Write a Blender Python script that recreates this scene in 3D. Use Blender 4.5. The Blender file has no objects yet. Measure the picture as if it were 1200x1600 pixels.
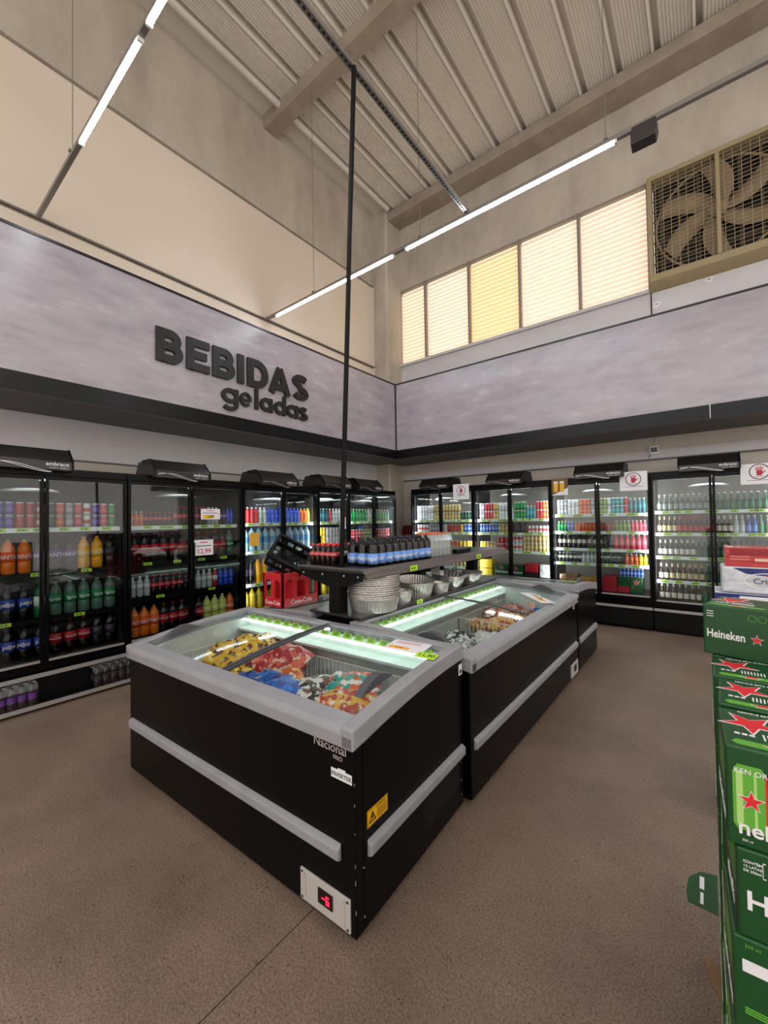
import bpy, bmesh, math, random
from mathutils import Vector, Matrix, noise
SC = bpy.context.scene
COL = SC.collection
PI = math.pi
# ------------------------------------------------------------------ camera, world, lights, exposure
cam = bpy.data.cameras.new('camera'); camo = bpy.data.objects.new('camera', cam); COL.objects.link(camo)
_yaw, _pit, _rol = 0.665689, 0.0209641, -0.0158372
_F = Vector((-math.sin(_yaw)*math.cos(_pit), math.cos(_yaw)*math.cos(_pit), math.sin(_pit)))
_R = Vector((math.cos(_yaw), math.sin(_yaw), 0)); _U = _R.cross(_F)
_r = _R*math.cos(_rol) + _U*math.sin(_rol); _u = _U*math.cos(_rol) - _R*math.sin(_rol)
camo.matrix_world = Matrix(((_r.x, _u.x, -_F.x, 0), (_r.y, _u.y, -_F.y, 0), (_r.z, _u.z, -_F.z, 1.65), (0, 0, 0, 1)))
cam.sensor_fit = 'HORIZONTAL'; cam.sensor_width = 36; cam.lens = 36*640.6/1200; cam.clip_start = 0.05; cam.clip_end = 100
SC.camera = camo
w = bpy.data.worlds.new('ambient_fill'); SC.world = w; w.use_nodes = True  # even fill light from all around, added to brighten the room
w.node_tree.nodes['Background'].inputs[0].default_value = (1.0, 0.93, 0.85, 1)
w.node_tree.nodes['Background'].inputs[1].default_value = 1.2
SC.view_settings.view_transform = 'Standard'; SC.view_settings.look = 'None'
SC.view_settings.gamma = 1; SC.view_settings.use_curve_mapping = False
SC.view_settings.exposure = 0.5
TUBE_E = 40.0          # strength of the LED tubes
LED_E = 0.9            # scale of the cooler lights
SC.cycles.use_denoising = True
SC.cycles.max_bounces = 8; SC.cycles.transparent_max_bounces = 16; SC.cycles.sample_clamp_indirect = 4
SC.cycles.caustics_reflective = False; SC.cycles.caustics_refractive = False
def area(name, loc, rot, sx, sy, power, colr=(1, 1, 1), parent=None):
    l = bpy.data.lights.new(name, 'AREA'); l.shape = 'RECTANGLE'; l.size = sx; l.size_y = sy; l.energy = power; l.color = colr
    o = bpy.data.objects.new(name, l); COL.objects.link(o); o.location = loc; o.rotation_euler = rot
    if parent: o.parent = parent
    return o

# ------------------------------------------------------------------ materials
def lin(h):
    if isinstance(h, str):
        c = [int(h[i:i+2], 16)/255 for i in (0, 2, 4)]
        return tuple(x/12.92 if x <= .04045 else ((x+.055)/1.055)**2.4 for x in c)
    return h
_MC = {}
def mat(name, col, rough=.5, metal=0, emit=None, es=1, spec=.5, trans=0, coat=0):
    if name in _MC: return _MC[name]
    m = bpy.data.materials.new(name); m.use_nodes = True
    b = m.node_tree.nodes['Principled BSDF']; c = lin(col)
    b.inputs['Base Color'].default_value = (*c, 1); b.inputs['Roughness'].default_value = rough
    b.inputs['Metallic'].default_value = metal; b.inputs['Specular IOR Level'].default_value = spec
    b.inputs['Transmission Weight'].default_value = trans; b.inputs['Coat Weight'].default_value = coat
    if emit: b.inputs['Emission Color'].default_value = (*lin(emit), 1); b.inputs['Emission Strength'].default_value = es
    m.diffuse_color = (*c, 1); _MC[name] = m
    return m
def nodes(m): return m.node_tree.nodes, m.node_tree.links, m.node_tree.nodes['Principled BSDF']
def noise_mat(name, cols, scale=(1, 1, 1), detail=6, rough=.6, bump=0, bscale=40, stops=(.35, .65), nscale=1.0, spec=.5, metal=0, rr=None):
    """colour from noise in object space through a ramp of two or three tones, optional fine bump"""
    if name in _MC: return _MC[name]
    m = mat(name, cols[0], rough, metal, spec=spec); N, L, b = nodes(m)
    tc = N.new('ShaderNodeTexCoord'); mp = N.new('ShaderNodeMapping'); mp.inputs['Scale'].default_value = scale
    nz = N.new('ShaderNodeTexNoise'); nz.inputs['Scale'].default_value = nscale; nz.inputs['Detail'].default_value = detail
    nz.inputs['Roughness'].default_value = .62
    rp = N.new('ShaderNodeValToRGB'); e = rp.color_ramp.elements
    e[0].position = stops[0]; e[0].color = (*lin(cols[0]), 1); e[1].position = stops[1]; e[1].color = (*lin(cols[-1]), 1)
    if len(cols) > 2:
        k = e.new((stops[0]+stops[1])/2); k.color = (*lin(cols[1]), 1)
    L.new(tc.outputs['Object'], mp.inputs['Vector']); L.new(mp.outputs[0], nz.inputs['Vector'])
    L.new(nz.outputs['Fac'], rp.inputs[0]); L.new(rp.outputs[0], b.inputs['Base Color'])
    if rr:
        mr = N.new('ShaderNodeMapRange'); mr.inputs['To Min'].default_value = rr[0]; mr.inputs['To Max'].default_value = rr[1]
        L.new(nz.outputs['Fac'], mr.inputs[0]); L.new(mr.outputs[0], b.inputs['Roughness'])
    if bump:
        n2 = N.new('ShaderNodeTexNoise'); n2.inputs['Scale'].default_value = bscale; n2.inputs['Detail'].default_value = 4
        bp = N.new('ShaderNodeBump'); bp.inputs['Strength'].default_value = bump; bp.inputs['Distance'].default_value = .01
        L.new(mp.outputs[0], n2.inputs['Vector']); L.new(n2.outputs['Fac'], bp.inputs['Height']); L.new(bp.outputs[0], b.inputs['Normal'])
    return m
def glass_mat(name, tint=(.96, .98, .97), gloss=.12, rough=.03, top=.75):
    if name in _MC: return _MC[name]
    m = bpy.data.materials.new(name); m.use_nodes = True; N, L = m.node_tree.nodes, m.node_tree.links; N.clear()
    out = N.new('ShaderNodeOutputMaterial'); mx = N.new('ShaderNodeMixShader'); t = N.new('ShaderNodeBsdfTransparent'); g = N.new('ShaderNodeBsdfGlossy')
    lw = N.new('ShaderNodeLayerWeight'); lw.inputs['Blend'].default_value = .25
    mr = N.new('ShaderNodeMapRange'); mr.inputs['To Min'].default_value = gloss*.4; mr.inputs['To Max'].default_value = top
    t.inputs[0].default_value = (*tint, 1); g.inputs[0].default_value = (1, 1, 1, 1); g.inputs['Roughness'].default_value = rough
    L.new(lw.outputs['Fresnel'], mr.inputs[0]); L.new(mr.outputs[0], mx.inputs[0]); L.new(t.outputs[0], mx.inputs[1]); L.new(g.outputs[0], mx.inputs[2])
    L.new(mx.outputs[0], out.inputs[0]); _MC[name] = m
    return m
def floor_mat():
    m = mat('polished_concrete_floor', '7a685c', .35, spec=.4); N, L, b = nodes(m)
    tc = N.new('ShaderNodeTexCoord')
    n1 = N.new('ShaderNodeTexNoise'); n1.inputs['Scale'].default_value = 1.3; n1.inputs['Detail'].default_value = 8; n1.inputs['Roughness'].default_value = .65
    r1 = N.new('ShaderNodeValToRGB'); e = r1.color_ramp.elements
    e[0].position = .3; e[0].color = (*lin('75645a'), 1); e[1].position = .72; e[1].color = (*lin('968273'), 1)
    v = N.new('ShaderNodeTexVoronoi'); v.inputs['Scale'].default_value = 55
    r2 = N.new('ShaderNodeValToRGB'); e = r2.color_ramp.elements
    e[0].position = .12; e[0].color = (.25, .2, .17, 1); e[1].position = .24; e[1].color = (1, 1, 1, 1)
    n3 = N.new('ShaderNodeTexNoise'); n3.inputs['Scale'].default_value = 9; n3.inputs['Detail'].default_value = 2
    r3 = N.new('ShaderNodeValToRGB'); e = r3.color_ramp.elements; e[0].position = .55; e[0].color = (0, 0, 0, 1); e[1].position = .62; e[1].color = (1, 1, 1, 1)
    n4 = N.new('ShaderNodeTexNoise'); n4.inputs['Scale'].default_value = 120; n4.inputs['Detail'].default_value = 3
    r4 = N.new('ShaderNodeValToRGB'); e = r4.color_ramp.elements; e[0].position = .36; e[0].color = (.62, .58, .55, 1); e[1].position = .62; e[1].color = (1.12, 1.1, 1.08, 1)
    mx = N.new('ShaderNodeMix'); mx.data_type = 'RGBA'; mx.blend_type = 'MULTIPLY'
    m2 = N.new('ShaderNodeMix'); m2.data_type = 'RGBA'; m2.blend_type = 'MULTIPLY'; m2.inputs['Factor'].default_value = 1
    for n in (n1, v, n3, n4): L.new(tc.outputs['Object'], n.inputs['Vector'])
    L.new(n1.outputs['Fac'], r1.inputs[0]); L.new(v.outputs['Distance'], r2.inputs[0]); L.new(n3.outputs['Fac'], r3.inputs[0]); L.new(n4.outputs['Fac'], r4.inputs[0])
    L.new(r3.outputs[0], mx.inputs['Factor']); L.new(r1.outputs[0], mx.inputs[6]); L.new(r2.outputs[0], mx.inputs[7])
    L.new(mx.outputs[2], m2.inputs[6]); L.new(r4.outputs[0], m2.inputs[7]); L.new(m2.outputs[2], b.inputs['Base Color'])
    mr = N.new('ShaderNodeMapRange'); mr.inputs['To Min'].default_value = .3; mr.inputs['To Max'].default_value = .55
    L.new(n1.outputs['Fac'], mr.inputs[0]); L.new(mr.outputs[0], b.inputs['Roughness'])
    return m
M_FLOOR = floor_mat()
M_CONC = noise_mat('raw_concrete', ['a2988c', 'b5aa9d', 'c2b8ab'], (1, 1, .45), 9, .85, .15, 60, (.3, .7), 1.6)
M_CONC2 = noise_mat('brown_concrete', ['8f8174', 'a89a8b'], (1, 1, 1), 8, .85, .15, 60, (.3, .7), 2.5)
M_PANEL = noise_mat('beige_wall_panel', ['d8c9b8', 'e0d2c2'], (1, 1, 1), 2, .55, 0, 1, (.3, .7), .5)
M_WHITEW = noise_mat('white_wall_paint', ['c3bfc2', 'cfcbcd'], (1, 1, 1), 3, .6, 0, 1, (.3, .7), .8)
M_BEIGEW = noise_mat('beige_wall_paint', ['b5aca2', 'c2b9ae'], (1, 1, 1), 3, .7, 0, 1, (.3, .7), .8)
M_FASCIA = noise_mat('marbled_lilac_panel', ['8f878f', 'a099a0', 'aaa2a9'], (.7, .7, 2.2), 15, .3, .05, 25, (.30, .66), 2.6, rr=(.17, .34))
M_TRIM = mat('black_trim', '17151a', .3)
M_BAND = mat('glossy_black_band', '100e11', .25, spec=.2)
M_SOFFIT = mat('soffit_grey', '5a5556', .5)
M_ROOF = noise_mat('galvanised_roof_sheet', ['cdc6bc', 'ded7cc'], (1, .3, 1), 4, .45, 0, 1, (.3, .7), 1.2, metal=.1)
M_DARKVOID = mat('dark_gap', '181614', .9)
M_BLACK = mat('black_cabinet_steel', '060506', .3, spec=.14)
M_BLACKM = mat('matt_black_steel', '0b0a0b', .5, spec=.15)
M_BLACKP = mat('black_plastic', '0a0a0b', .38, spec=.25)
M_GREYRIM = noise_mat('grey_plastic_rim', ['8f8e93', '9b9aa0'], (1, 1, 1), 3, .38, 0, 1, (.3, .7), 6)
M_DGREY = mat('dark_grey_plastic', '4c4c50', .4)
M_SILVER = mat('brushed_aluminium', 'c3bfbf', .3, metal=.8)
M_STRIP = mat('silver_strip', 'a59f9c', .35, metal=.3)
M_LINER = noise_mat('white_freezer_liner', ['cfd8d4', 'e2e8e4'], (1, 1, 1), 5, .35, 0, 1, (.35, .7), 5)
M_WIRE = mat('white_coated_wire', 'e9e8e2', .35)
M_GLASS = glass_mat('cooler_glass', (.84, .87, .87), gloss=.07, top=.28)
M_LID = glass_mat('freezer_lid_glass', (.93, .97, .96), .15, .05, top=.5)
M_WHITE = mat('white_plastic', 'e6e6e6', .4)
M_PAPER = mat('white_paper', 'e4e2e6', .7)
M_RAIL = mat('white_price_rail', 'f2f8f6', .35)
M_TAG = mat('lime_price_tag', 'b4e52e', .5)
M_INK = mat('black_ink', '111111', .6)
M_RED = mat('red_ink', 'b3223a', .6)
M_YEL = mat('yellow_sticker', 'f0b400', .45)
M_LEDW = mat('led_strip', 'ffffff', .4, emit='e8fff4', es=3.6)
M_TUBE = mat('led_tube_lit', 'ffffff', .4, emit='eef6ff', es=TUBE_E)
M_RAILMETAL = mat('galvanised_channel', '8b8782', .4, metal=.6)
M_INTER = mat('cooler_interior_grey', '28282b', .35)
M_LETTER = mat('black_sign_acrylic', '221f21', .4, spec=.3)
M_FOIL = noise_mat('aluminium_foil', ['cbc7c3', 'eae6e2'], (1, 1, 1), 4, .34, .25, 90, (.3, .7), 30, metal=.85)
M_WOOD = noise_mat('dark_wood_grain', ['4a4342', '6a615e'], (1, .6, 14), 7, .5, 0, 1, (.3, .7), 4)

# ------------------------------------------------------------------ mesh building
class MB:
    def __init__(s): s.v = []; s.f = []; s.m = []; s.sm = []
    def add(s, vs, fs, m=0, T=None, smooth=False):
        k = len(s.v)
        s.v += [tuple(T @ Vector(v)) for v in vs] if T is not None else [tuple(v) for v in vs]
        for i, f in enumerate(fs):
            s.f.append(tuple(k+j for j in f)); s.m.append(m[i] if isinstance(m, (list, tuple)) else m); s.sm.append(smooth)
        return s
    def box(s, x0, x1, y0, y1, z0, z1, m=0, T=None):
        vs = [(x, y, z) for z in (z0, z1) for y in (y0, y1) for x in (x0, x1)]
        return s.add(vs, [(0, 2, 3, 1), (4, 5, 7, 6), (0, 1, 5, 4), (2, 6, 7, 3), (0, 4, 6, 2), (1, 3, 7, 5)], m, T)
    def lathe(s, prof, n=16, m=0, T=None, smooth=True, mod=None):
        """prof: (r, z) or (r, z, mat of the band that starts here)"""
        vs = []; fs = []; ms = []
        for p in prof:
            for i in range(n):
                a = 2*PI*i/n; r = p[0]*(mod(a) if mod else 1); vs.append((r*math.cos(a), r*math.sin(a), p[1]))
        for k in range(len(prof)-1):
            mm = prof[k][2] if len(prof[k]) > 2 else m
            for i in range(n):
                j = (i+1) % n; fs.append((k*n+i, k*n+j, (k+1)*n+j, (k+1)*n+i)); ms.append(mm)
        return s.add(vs, fs, ms, T, smooth)
    def rod(s, a, b, r, n=6, m=0, smooth=True):
        a, b = Vector(a), Vector(b); d = b-a
        if d.length < 1e-6: return s
        q = d.to_track_quat('Z', 'Y').to_matrix().to_4x4(); T = Matrix.Translation(a) @ q
        vs = [(r*math.cos(2*PI*i/n), r*math.sin(2*PI*i/n), z) for z in (0, d.length) for i in range(n)]
        fs = [(i, (i+1) % n, n+(i+1) % n, n+i) for i in range(n)]
        s.add(vs, fs, m, T, smooth); return s.add(vs, [tuple(range(n-1, -1, -1)), tuple(range(n, 2*n))], m, T)
    def prism(s, poly, d0, d1, axis='y', m=0, T=None):
        """poly in the plane across axis: 'y' -> (x,z), 'x' -> (y,z), 'z' -> (x,y)"""
        def P(p, d): return {'y': (p[0], d, p[1]), 'x': (d, p[0], p[1]), 'z': (p[0], p[1], d)}[axis]
        n = len(poly); vs = [P(p, d0) for p in poly]+[P(p, d1) for p in poly]
        return s.add(vs, [tuple(range(n)), tuple(range(2*n-1, n-1, -1))]+[(i, (i+1) % n, n+(i+1) % n, n+i) for i in range(n)], m, T)
    def ribbon(s, pts, wd, d0, d1, m=0, T=None, closed=False):
        """flat stroke of width wd along 2-D points, extruded from d0 to d1 in z"""
        n = len(pts); L = []; R = []
        for i, p in enumerate(pts):
            a = pts[(i-1) % n] if (closed or i > 0) else p; b = pts[(i+1) % n] if (closed or i < n-1) else p
            t1 = Vector((p[0]-a[0], p[1]-a[1])); t2 = Vector((b[0]-p[0], b[1]-p[1]))
            if t1.length < 1e-9: t1 = t2
            if t2.length < 1e-9: t2 = t1
            t1.normalize(); t2.normalize(); t = (t1+t2).normalized(); c = max(.5, t.dot(t1)); nn = Vector((-t.y, t.x))*wd/2/c
            L.append((p[0]+nn.x, p[1]+nn.y)); R.append((p[0]-nn.x, p[1]-nn.y))
        vs = [(x, y, z) for z in (d0, d1) for (x, y) in L+R]; N2 = 2*n; fs = []
        for i in range(n if closed else n-1):
            j = (i+1) % n; fs += [(i, j, n+j, n+i), (N2+i, N2+n+i, N2+n+j, N2+j), (i, N2+i, N2+j, j), (n+i, n+j, N2+n+j, N2+n+i)]
        if not closed: fs += [(0, n, N2+n, N2), (n-1, N2+n-1, N2+2*n-1, 2*n-1)]
        return s.add(vs, fs, m, T)
    def text(s, body, size, T, m=0, off=0.0, ext=.0008, align='CENTER', bend=None, squash=1.0):
        vs, fs = text_data(body, off, align)
        out = []
        for (x, y, z) in vs:
            x *= size*squash; y *= size; z = ext if z > .5 else 0
            if bend: a = x/bend; x, z = (bend+z)*math.sin(a), (bend+z)*math.cos(a)
            out.append((x, y, z))
        return s.add(out, fs, m, T)
    def mesh(s, name, mats, recalc=False):
        me = bpy.data.meshes.new(name); me.from_pydata(s.v, [], s.f)
        for x in (mats if isinstance(mats, (list, tuple)) else [mats]): me.materials.append(x)
        me.polygons.foreach_set('material_index', s.m); me.polygons.foreach_set('use_smooth', s.sm)
        if recalc:
            bm = bmesh.new(); bm.from_mesh(me); bmesh.ops.recalc_face_normals(bm, faces=bm.faces); bm.to_mesh(me); bm.free()
        me.update(); return me
    def build(s, name, mats, parent=None, loc=(0, 0, 0), rot=(0, 0, 0), bevel=0, seg=2):
        o = bpy.data.objects.new(name, s.mesh(name, mats, bool(bevel))); COL.objects.link(o); o.location = loc; o.rotation_euler = rot
        if parent: o.parent = parent
        if bevel:
            b = o.modifiers.new('bevel', 'BEVEL'); b.width = bevel; b.segments = seg; b.limit_method = 'ANGLE'
        return o
_TC = {}
def text_data(body, off, align):
    k = (body, off, align)
    if k in _TC: return _TC[k]
    cu = bpy.data.curves.new('t', 'FONT'); cu.body = body; cu.size = 1; cu.align_x = align; cu.align_y = 'CENTER'; cu.offset = off; cu.resolution_u = 3; cu.extrude = .5
    o = bpy.data.objects.new('t', cu); COL.objects.link(o)
    dg = bpy.context.evaluated_depsgraph_get(); me = bpy.data.meshes.new_from_object(o.evaluated_get(dg))
    vs = [(v.co.x, v.co.y, v.co.z+.5) for v in me.vertices]; fs = [tuple(p.vertices) for p in me.polygons]
    bpy.data.objects.remove(o); bpy.data.curves.remove(cu); bpy.data.meshes.remove(me)
    _TC[k] = (vs, fs); return _TC[k]
def thing(name, label, cat, loc=(0, 0, 0), rz=0, group=None, kind=None):
    o = bpy.data.objects.new(name, None); COL.objects.link(o); o.location = loc; o.rotation_euler = (0, 0, rz); o.empty_display_size = .1
    return tag(o, label, cat, group, kind)
def tag(o, label=None, cat=None, group=None, kind=None):
    if label: o['label'] = label
    if cat: o['category'] = cat
    if group: o['group'] = group
    if kind: o['kind'] = kind
    return o
def struct(o, label=None): o['kind'] = 'structure'; (label and o.__setitem__('label', label)); return o
def dup(root, loc, rot=None, label=None, group=None, parent=None):
    r = root.copy(); COL.objects.link(r); r.location = loc
    if rot is not None: r.rotation_euler = rot
    if parent: r.parent = parent
    if label: r['label'] = label
    if group: r['group'] = group
    elif 'group' in r: del r['group']
    for ch in root.children:
        c = ch.copy(); COL.objects.link(c); c.parent = r
        for g in ch.children: d = g.copy(); COL.objects.link(d); d.parent = c
    return r
RX90 = Matrix.Rotation(PI/2, 4, 'X')
def front(x, y, z): return Matrix.Translation((x, y, z)) @ RX90                                # text on a face that looks to -Y
def rightf(x, y, z): return Matrix.Translation((x, y, z)) @ Matrix.Rotation(PI/2, 4, 'Z') @ RX90  # on a face that looks to +X
def leftf(x, y, z): return Matrix.Translation((x, y, z)) @ Matrix.Rotation(-PI/2, 4, 'Z') @ RX90  # on a face that looks to -X

# ------------------------------------------------------------------ room shell
XW, YW, ZR = -5.8, 7.65, 8.55
XE, YS = 6.5, -5.0
f = MB(); f.box(XW-.2, -1.362, YS, YW+.2, -.12, 0); f.box(-1.356, XE, YS, YW+.2, -.12, 0); f.box(-1.362, -1.356, YS, YW+.2, -.12, -.008, 1)
struct(f.build('floor', [M_FLOOR, M_DARKVOID]))
# left wall: lower beige, white band, upper panels, concrete beam on top
w_ = MB(); w_.box(XW-.2, XW, YS, YW, 0, 2.42, 0); w_.box(XW-.2, XW+.015, YS, YW, 2.42, 2.9, 1); w_.box(XW-.2, XW, YS, YW, 2.9, 5.06, 2)
w_.box(XW-.2, XW, YS, YW, 8.68, 9.0, 3)
wl = struct(w_.build('wall_left', [M_BEIGEW, M_WHITEW, M_PANEL, M_CONC]))
p = MB(); p.box(XW-.2, XW+.004, YS, 7.13, 5.1, 6.9, 0)
p.build('wall_panel', M_PANEL, wl)
p = MB(); p.box(XW-.2, XW+.03, YS, 7.13, 6.93, 8.68, 0); p.build('concrete_beam', M_CONC, wl)
p = MB(); p.box(XW-.2, XW-.01, YS, 7.13, 6.9, 6.93, 0); p.box(XW-.2, XW-.01, YS, 7.13, 5.06, 5.1, 0); p.build('panel_joint', M_CONC2, wl)
p = MB(); p.rod((XW+.03, YS, 5.09), (XW+.03, 7.1, 5.09), .014); p.build('conduit', M_RAILMETAL, wl)
# right wall with the window opening and the fan opening
WX0, WX1, WZ0, WZ1, FX1 = -5.45, -.60, 5.23, 6.93, 1.10
w_ = MB(); w_.box(XW, XE, YW, YW+.2, 0, 2.55, 0); w_.box(XW, XE, YW-.03, YW+.2, 2.55, 2.68, 1); w_.box(XW, XE, YW, YW+.2, 2.68, 3.3, 0)
w_.box(XW, XE, YW, YW+.2, 3.3, WZ0, 1); w_.box(XW, WX0, YW, YW+.2, WZ0, WZ1, 2); w_.box(FX1, XE, YW, YW+.2, WZ0, WZ1, 2)
w_.box(XW, XE, YW, YW+.2, WZ1, 9, 2)
wr = struct(w_.build('wall_right', [M_BEIGEW, M_WHITEW, M_CONC]))
p = MB(); p.prism([(7.2, 8.53), (7.2, 8.33), (YW, 8.36), (YW, 8.53)], -5.45, XE, 'x'); p.build('concrete_beam', M_CONC2, wr)
p = MB(); p.box(WX0, -.62, YW-.05, YW, 5.16, 5.215); p.box(-.60, -.585, YW-.012, YW, 4.6, 5.2, 1); p.build('window_ledge', [M_WHITEW, M_DARKVOID], wr)
for x in (-.52, .12):
    p = MB(); rnd = random.Random(int(x*10)); c = []
    for i in range(14): a = 2*PI*i/14; rr = .045*(.6+.6*rnd.random()); c.append((x+rr*math.cos(a)*1.3, 4.95+.15*(x > 0)+rr*math.sin(a)))
    p.prism(c, YW-.006, YW+.001, 'y'); p.box(x-.02, x+.02, YW-.012, YW, 4.955+.15*(x > 0), 4.97+.15*(x > 0), 1); p.build('plaster_patch', [M_PAPER, M_CONC2], wr)
# corner column
c = MB(); c.prism([(XW, 7.13), (XW, YW), (-5.42, YW), (-5.42, 7.17), (-5.46, 7.13)], 0, 8.6, 'z'); struct(c.build('concrete_column', M_CONC))
# roof: dark backing with fluted sheets below, the ribs between them rise
cb = MB(); cb.box(XW, XE, YS, YW, 8.72, 8.8); ceil = struct(cb.build('ceiling', M_DARKVOID))
PITCH = .4935
def sheet_mesh(y0, y1, wd):
    pr = []; n = 9; pan = wd-.13
    for i in range(n):
        a = i*pan/n; q = pan/n
        pr += [(a, ZR), (a+q*.3, ZR), (a+q*.42, ZR+.012), (a+q*.88, ZR+.012)]
    pr += [(pan, ZR-.012), (pan+.03, ZR+.01), (pan+.045, ZR+.10), (pan+.10, ZR+.10), (pan+.115, ZR+.01), (pan+.13, ZR)]
    b = MB(); k = len(pr); vs = [(x, y, z) for y in (y0, y1) for x, z in pr]
    b.add(vs, [(i, i+1, k+i+1, k+i) for i in range(k-1)])
    return b
for (ya, yb) in ((YS, 4.3), (4.3, YW)):
    m = sheet_mesh(ya, yb, PITCH).mesh('roof_sheet', M_ROOF)
    for i in range(23):
        o = bpy.data.objects.new('roof_sheet', m); COL.objects.link(o); o.location = (-5.27+i*PITCH, 0, 0); o.parent = ceil
p = MB(); p.box(XW, -5.27, YS, YW, ZR+.03, ZR+.05); p.build('roof_flashing', M_ROOF, ceil)
p = MB(); p.rod((-5.36, YS, ZR-.03), (-5.36, 7.12, ZR-.03), .055, 12); p.build('roof_gutter_pipe', M_ROOF, ceil)
p = MB(); p.prism([(4.15, 8.71), (4.2, 8.38), (4.43, 8.38), (4.48, 8.71)], XW, XE, 'x'); p.build('cross_beam', M_CONC2, ceil)
# fascia round the walls
FXP, FYP = -4.9, 6.67
t = MB(); t.box(FXP-.05, FXP, YS, FYP, 3.06, 4.385); struct(t.build('trim_1', M_FASCIA), 'marbled lilac fascia panel running along the left wall')
t = MB(); t.box(FXP, XE, FYP, FYP+.05, 3.06, 4.385); struct(t.build('trim_2', M_FASCIA), 'marbled lilac fascia panel running along the right wall')
t = MB(); t.box(FXP-.06, FXP+.012, YS, FYP-.001, 4.385, 4.41); t.box(FXP+.012, XE, FYP-.012, FYP+.06, 4.385, 4.41)
t.box(FXP-.02, FXP+.022, FYP-.022, FYP+.02, 3.05, 4.4)
struct(t.build('trim_3', M_TRIM), 'thin black edge along the top and corner of the fascia')
t = MB(); t.box(FXP-.06, FXP+.02, YS, FYP-.001, 2.885, 3.06); t.box(FXP+.02, XE, FYP-.02, FYP+.06, 2.885, 3.06)
for (a, b_) in ((-5, 2.9), (2.905, FYP)): t.box(FXP+.02, FXP+.024, a, b_, 2.9, 3.045)
t.box(.07, .076, FYP-.03, FYP-.019, 2.885, 3.06, 1)
struct(t.build('trim_4', [M_BAND, M_SILVER]), 'glossy black band under the fascia')
t = MB(); t.box(XW, FXP-.06, YS, YW, 2.885, 2.91); t.box(FXP-.06, XE, FYP+.06, YW, 2.885, 2.91); struct(t.build('trim_5', M_SOFFIT), 'grey soffit behind the fascia')
t = MB(); t.box(XW, XW+.012, YS, 7.1, 2.4, 2.42); t.box(-5.4, XE, YW-.034, YW, 2.53, 2.55); struct(t.build('trim_6', M_SOFFIT), 'thin dark grey strip on the walls above the coolers')  # dark grey strip along the lower edge of each white band

# windows: five bays of glowing louvres
xs = [WX0, -4.755, -3.707, -2.661, -1.618, WX1]
tones = ['ffecd2', 'ffeedb', 'ffe4b4', 'ffecd8', 'ffe7d4']
for i in range(5):
    x0, x1 = xs[i], xs[i+1]
    fr = MB(); fr.box(x0-.022, x0+.022, YW-.02, YW+.12, WZ0, WZ1); fr.box(x1-.022, x1+.022, YW-.02, YW+.12, WZ0, WZ1) if i == 4 else None
    fr.box(x0+.022, x1-.022, YW, YW+.1, WZ1-.03, WZ1); fr.box(x0+.022, x1-.022, YW, YW+.1, WZ0-.02, WZ0+.012)
    wo = struct(fr.build('window_%d' % (i+1), mat('window_frame_grey', '8a8178', .5)))
    sm = mat('lit_louvre_%d' % i, tones[i], .5, emit=tones[i], es=.20)
    bp = MB(); bp.box(x0+.02, x1-.02, YW+.095, YW+.1, WZ0, WZ1); bp.build('lit_pane', mat('lit_pane_%d' % i, 'fff6e8', .5, emit='ffe6c8', es=.50), wo)
    n = 19; dz = (WZ1-WZ0-.12)/n; sb = MB()
    sb.prism([(YW+.035, 0), (YW+.065, dz*.96), (YW+.070, dz*.96), (YW+.040, -.004)], x0+.024, x1-.024, 'x'); sme = sb.mesh('louvre_slat', sm)
    for k in range(n):
        o = bpy.data.objects.new('louvre_slat', sme); COL.objects.link(o); o.parent = wo; o.location.z = WZ0+.05+k*dz
# exhaust fan in the wall beside the windows
M_FANF = mat('tan_painted_steel', '9c8b6a', .5); M_FANB = noise_mat('dusty_fan_blade', ['7d6a54', '9b876c'], (1, 1, 1), 5, .8, 0, 1, (.3, .7), 4); M_GRID = mat('tan_wire', 'a08f72', .6)
fan = thing('exhaust_fan', 'large tan exhaust fan with wire grilles set in the wall beside the windows', 'fan', (.25, YW, 5.27))
fx, fh = .85, 1.64
b = MB(); b.box(-fx, fx, -.14, .1, fh-.07, fh); b.box(-fx, fx, -.14, .1, 0, .10); b.box(-fx, -fx+.06, -.14, .1, .1, fh-.07); b.box(fx-.06, fx, -.14, .1, .1, fh-.07)
b.box(-.025, .025, -.15, -.05, .1, fh-.07); b.prism([(-.14, 0), (0, -.12), (0, 0)], -fx, fx, 'x'); b.build('frame', M_FANF, fan, bevel=.006)
b = MB(); b.box(-fx+.06, fx-.06, .16, .17, .05, fh-.05); b.build('dark_backing', M_DARKVOID, fan)  # dark sheet stands in for the shaded void behind the blades
b = MB()
for k in range(7): x = -fx+.16+k*.235; b.box(x-.018, x+.018, .08, .10, .1, fh-.07)
for k in range(9): z = .2+k*.17; b.box(-fx+.06, fx-.06, .10, .12, z-.012, z+.012)
b.build('rear_guard', mat('rear_guard_brown', '4a3d2f', .8), fan)
hub = MB(); hub.lathe([(0, 0), (.10, 0), (.12, .03), (.12, .1), (0, .1)], 20, 0, Matrix.Translation((0, .04, .83)) @ RX90); hb = hub.build('hub', M_FANB, fan)
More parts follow.
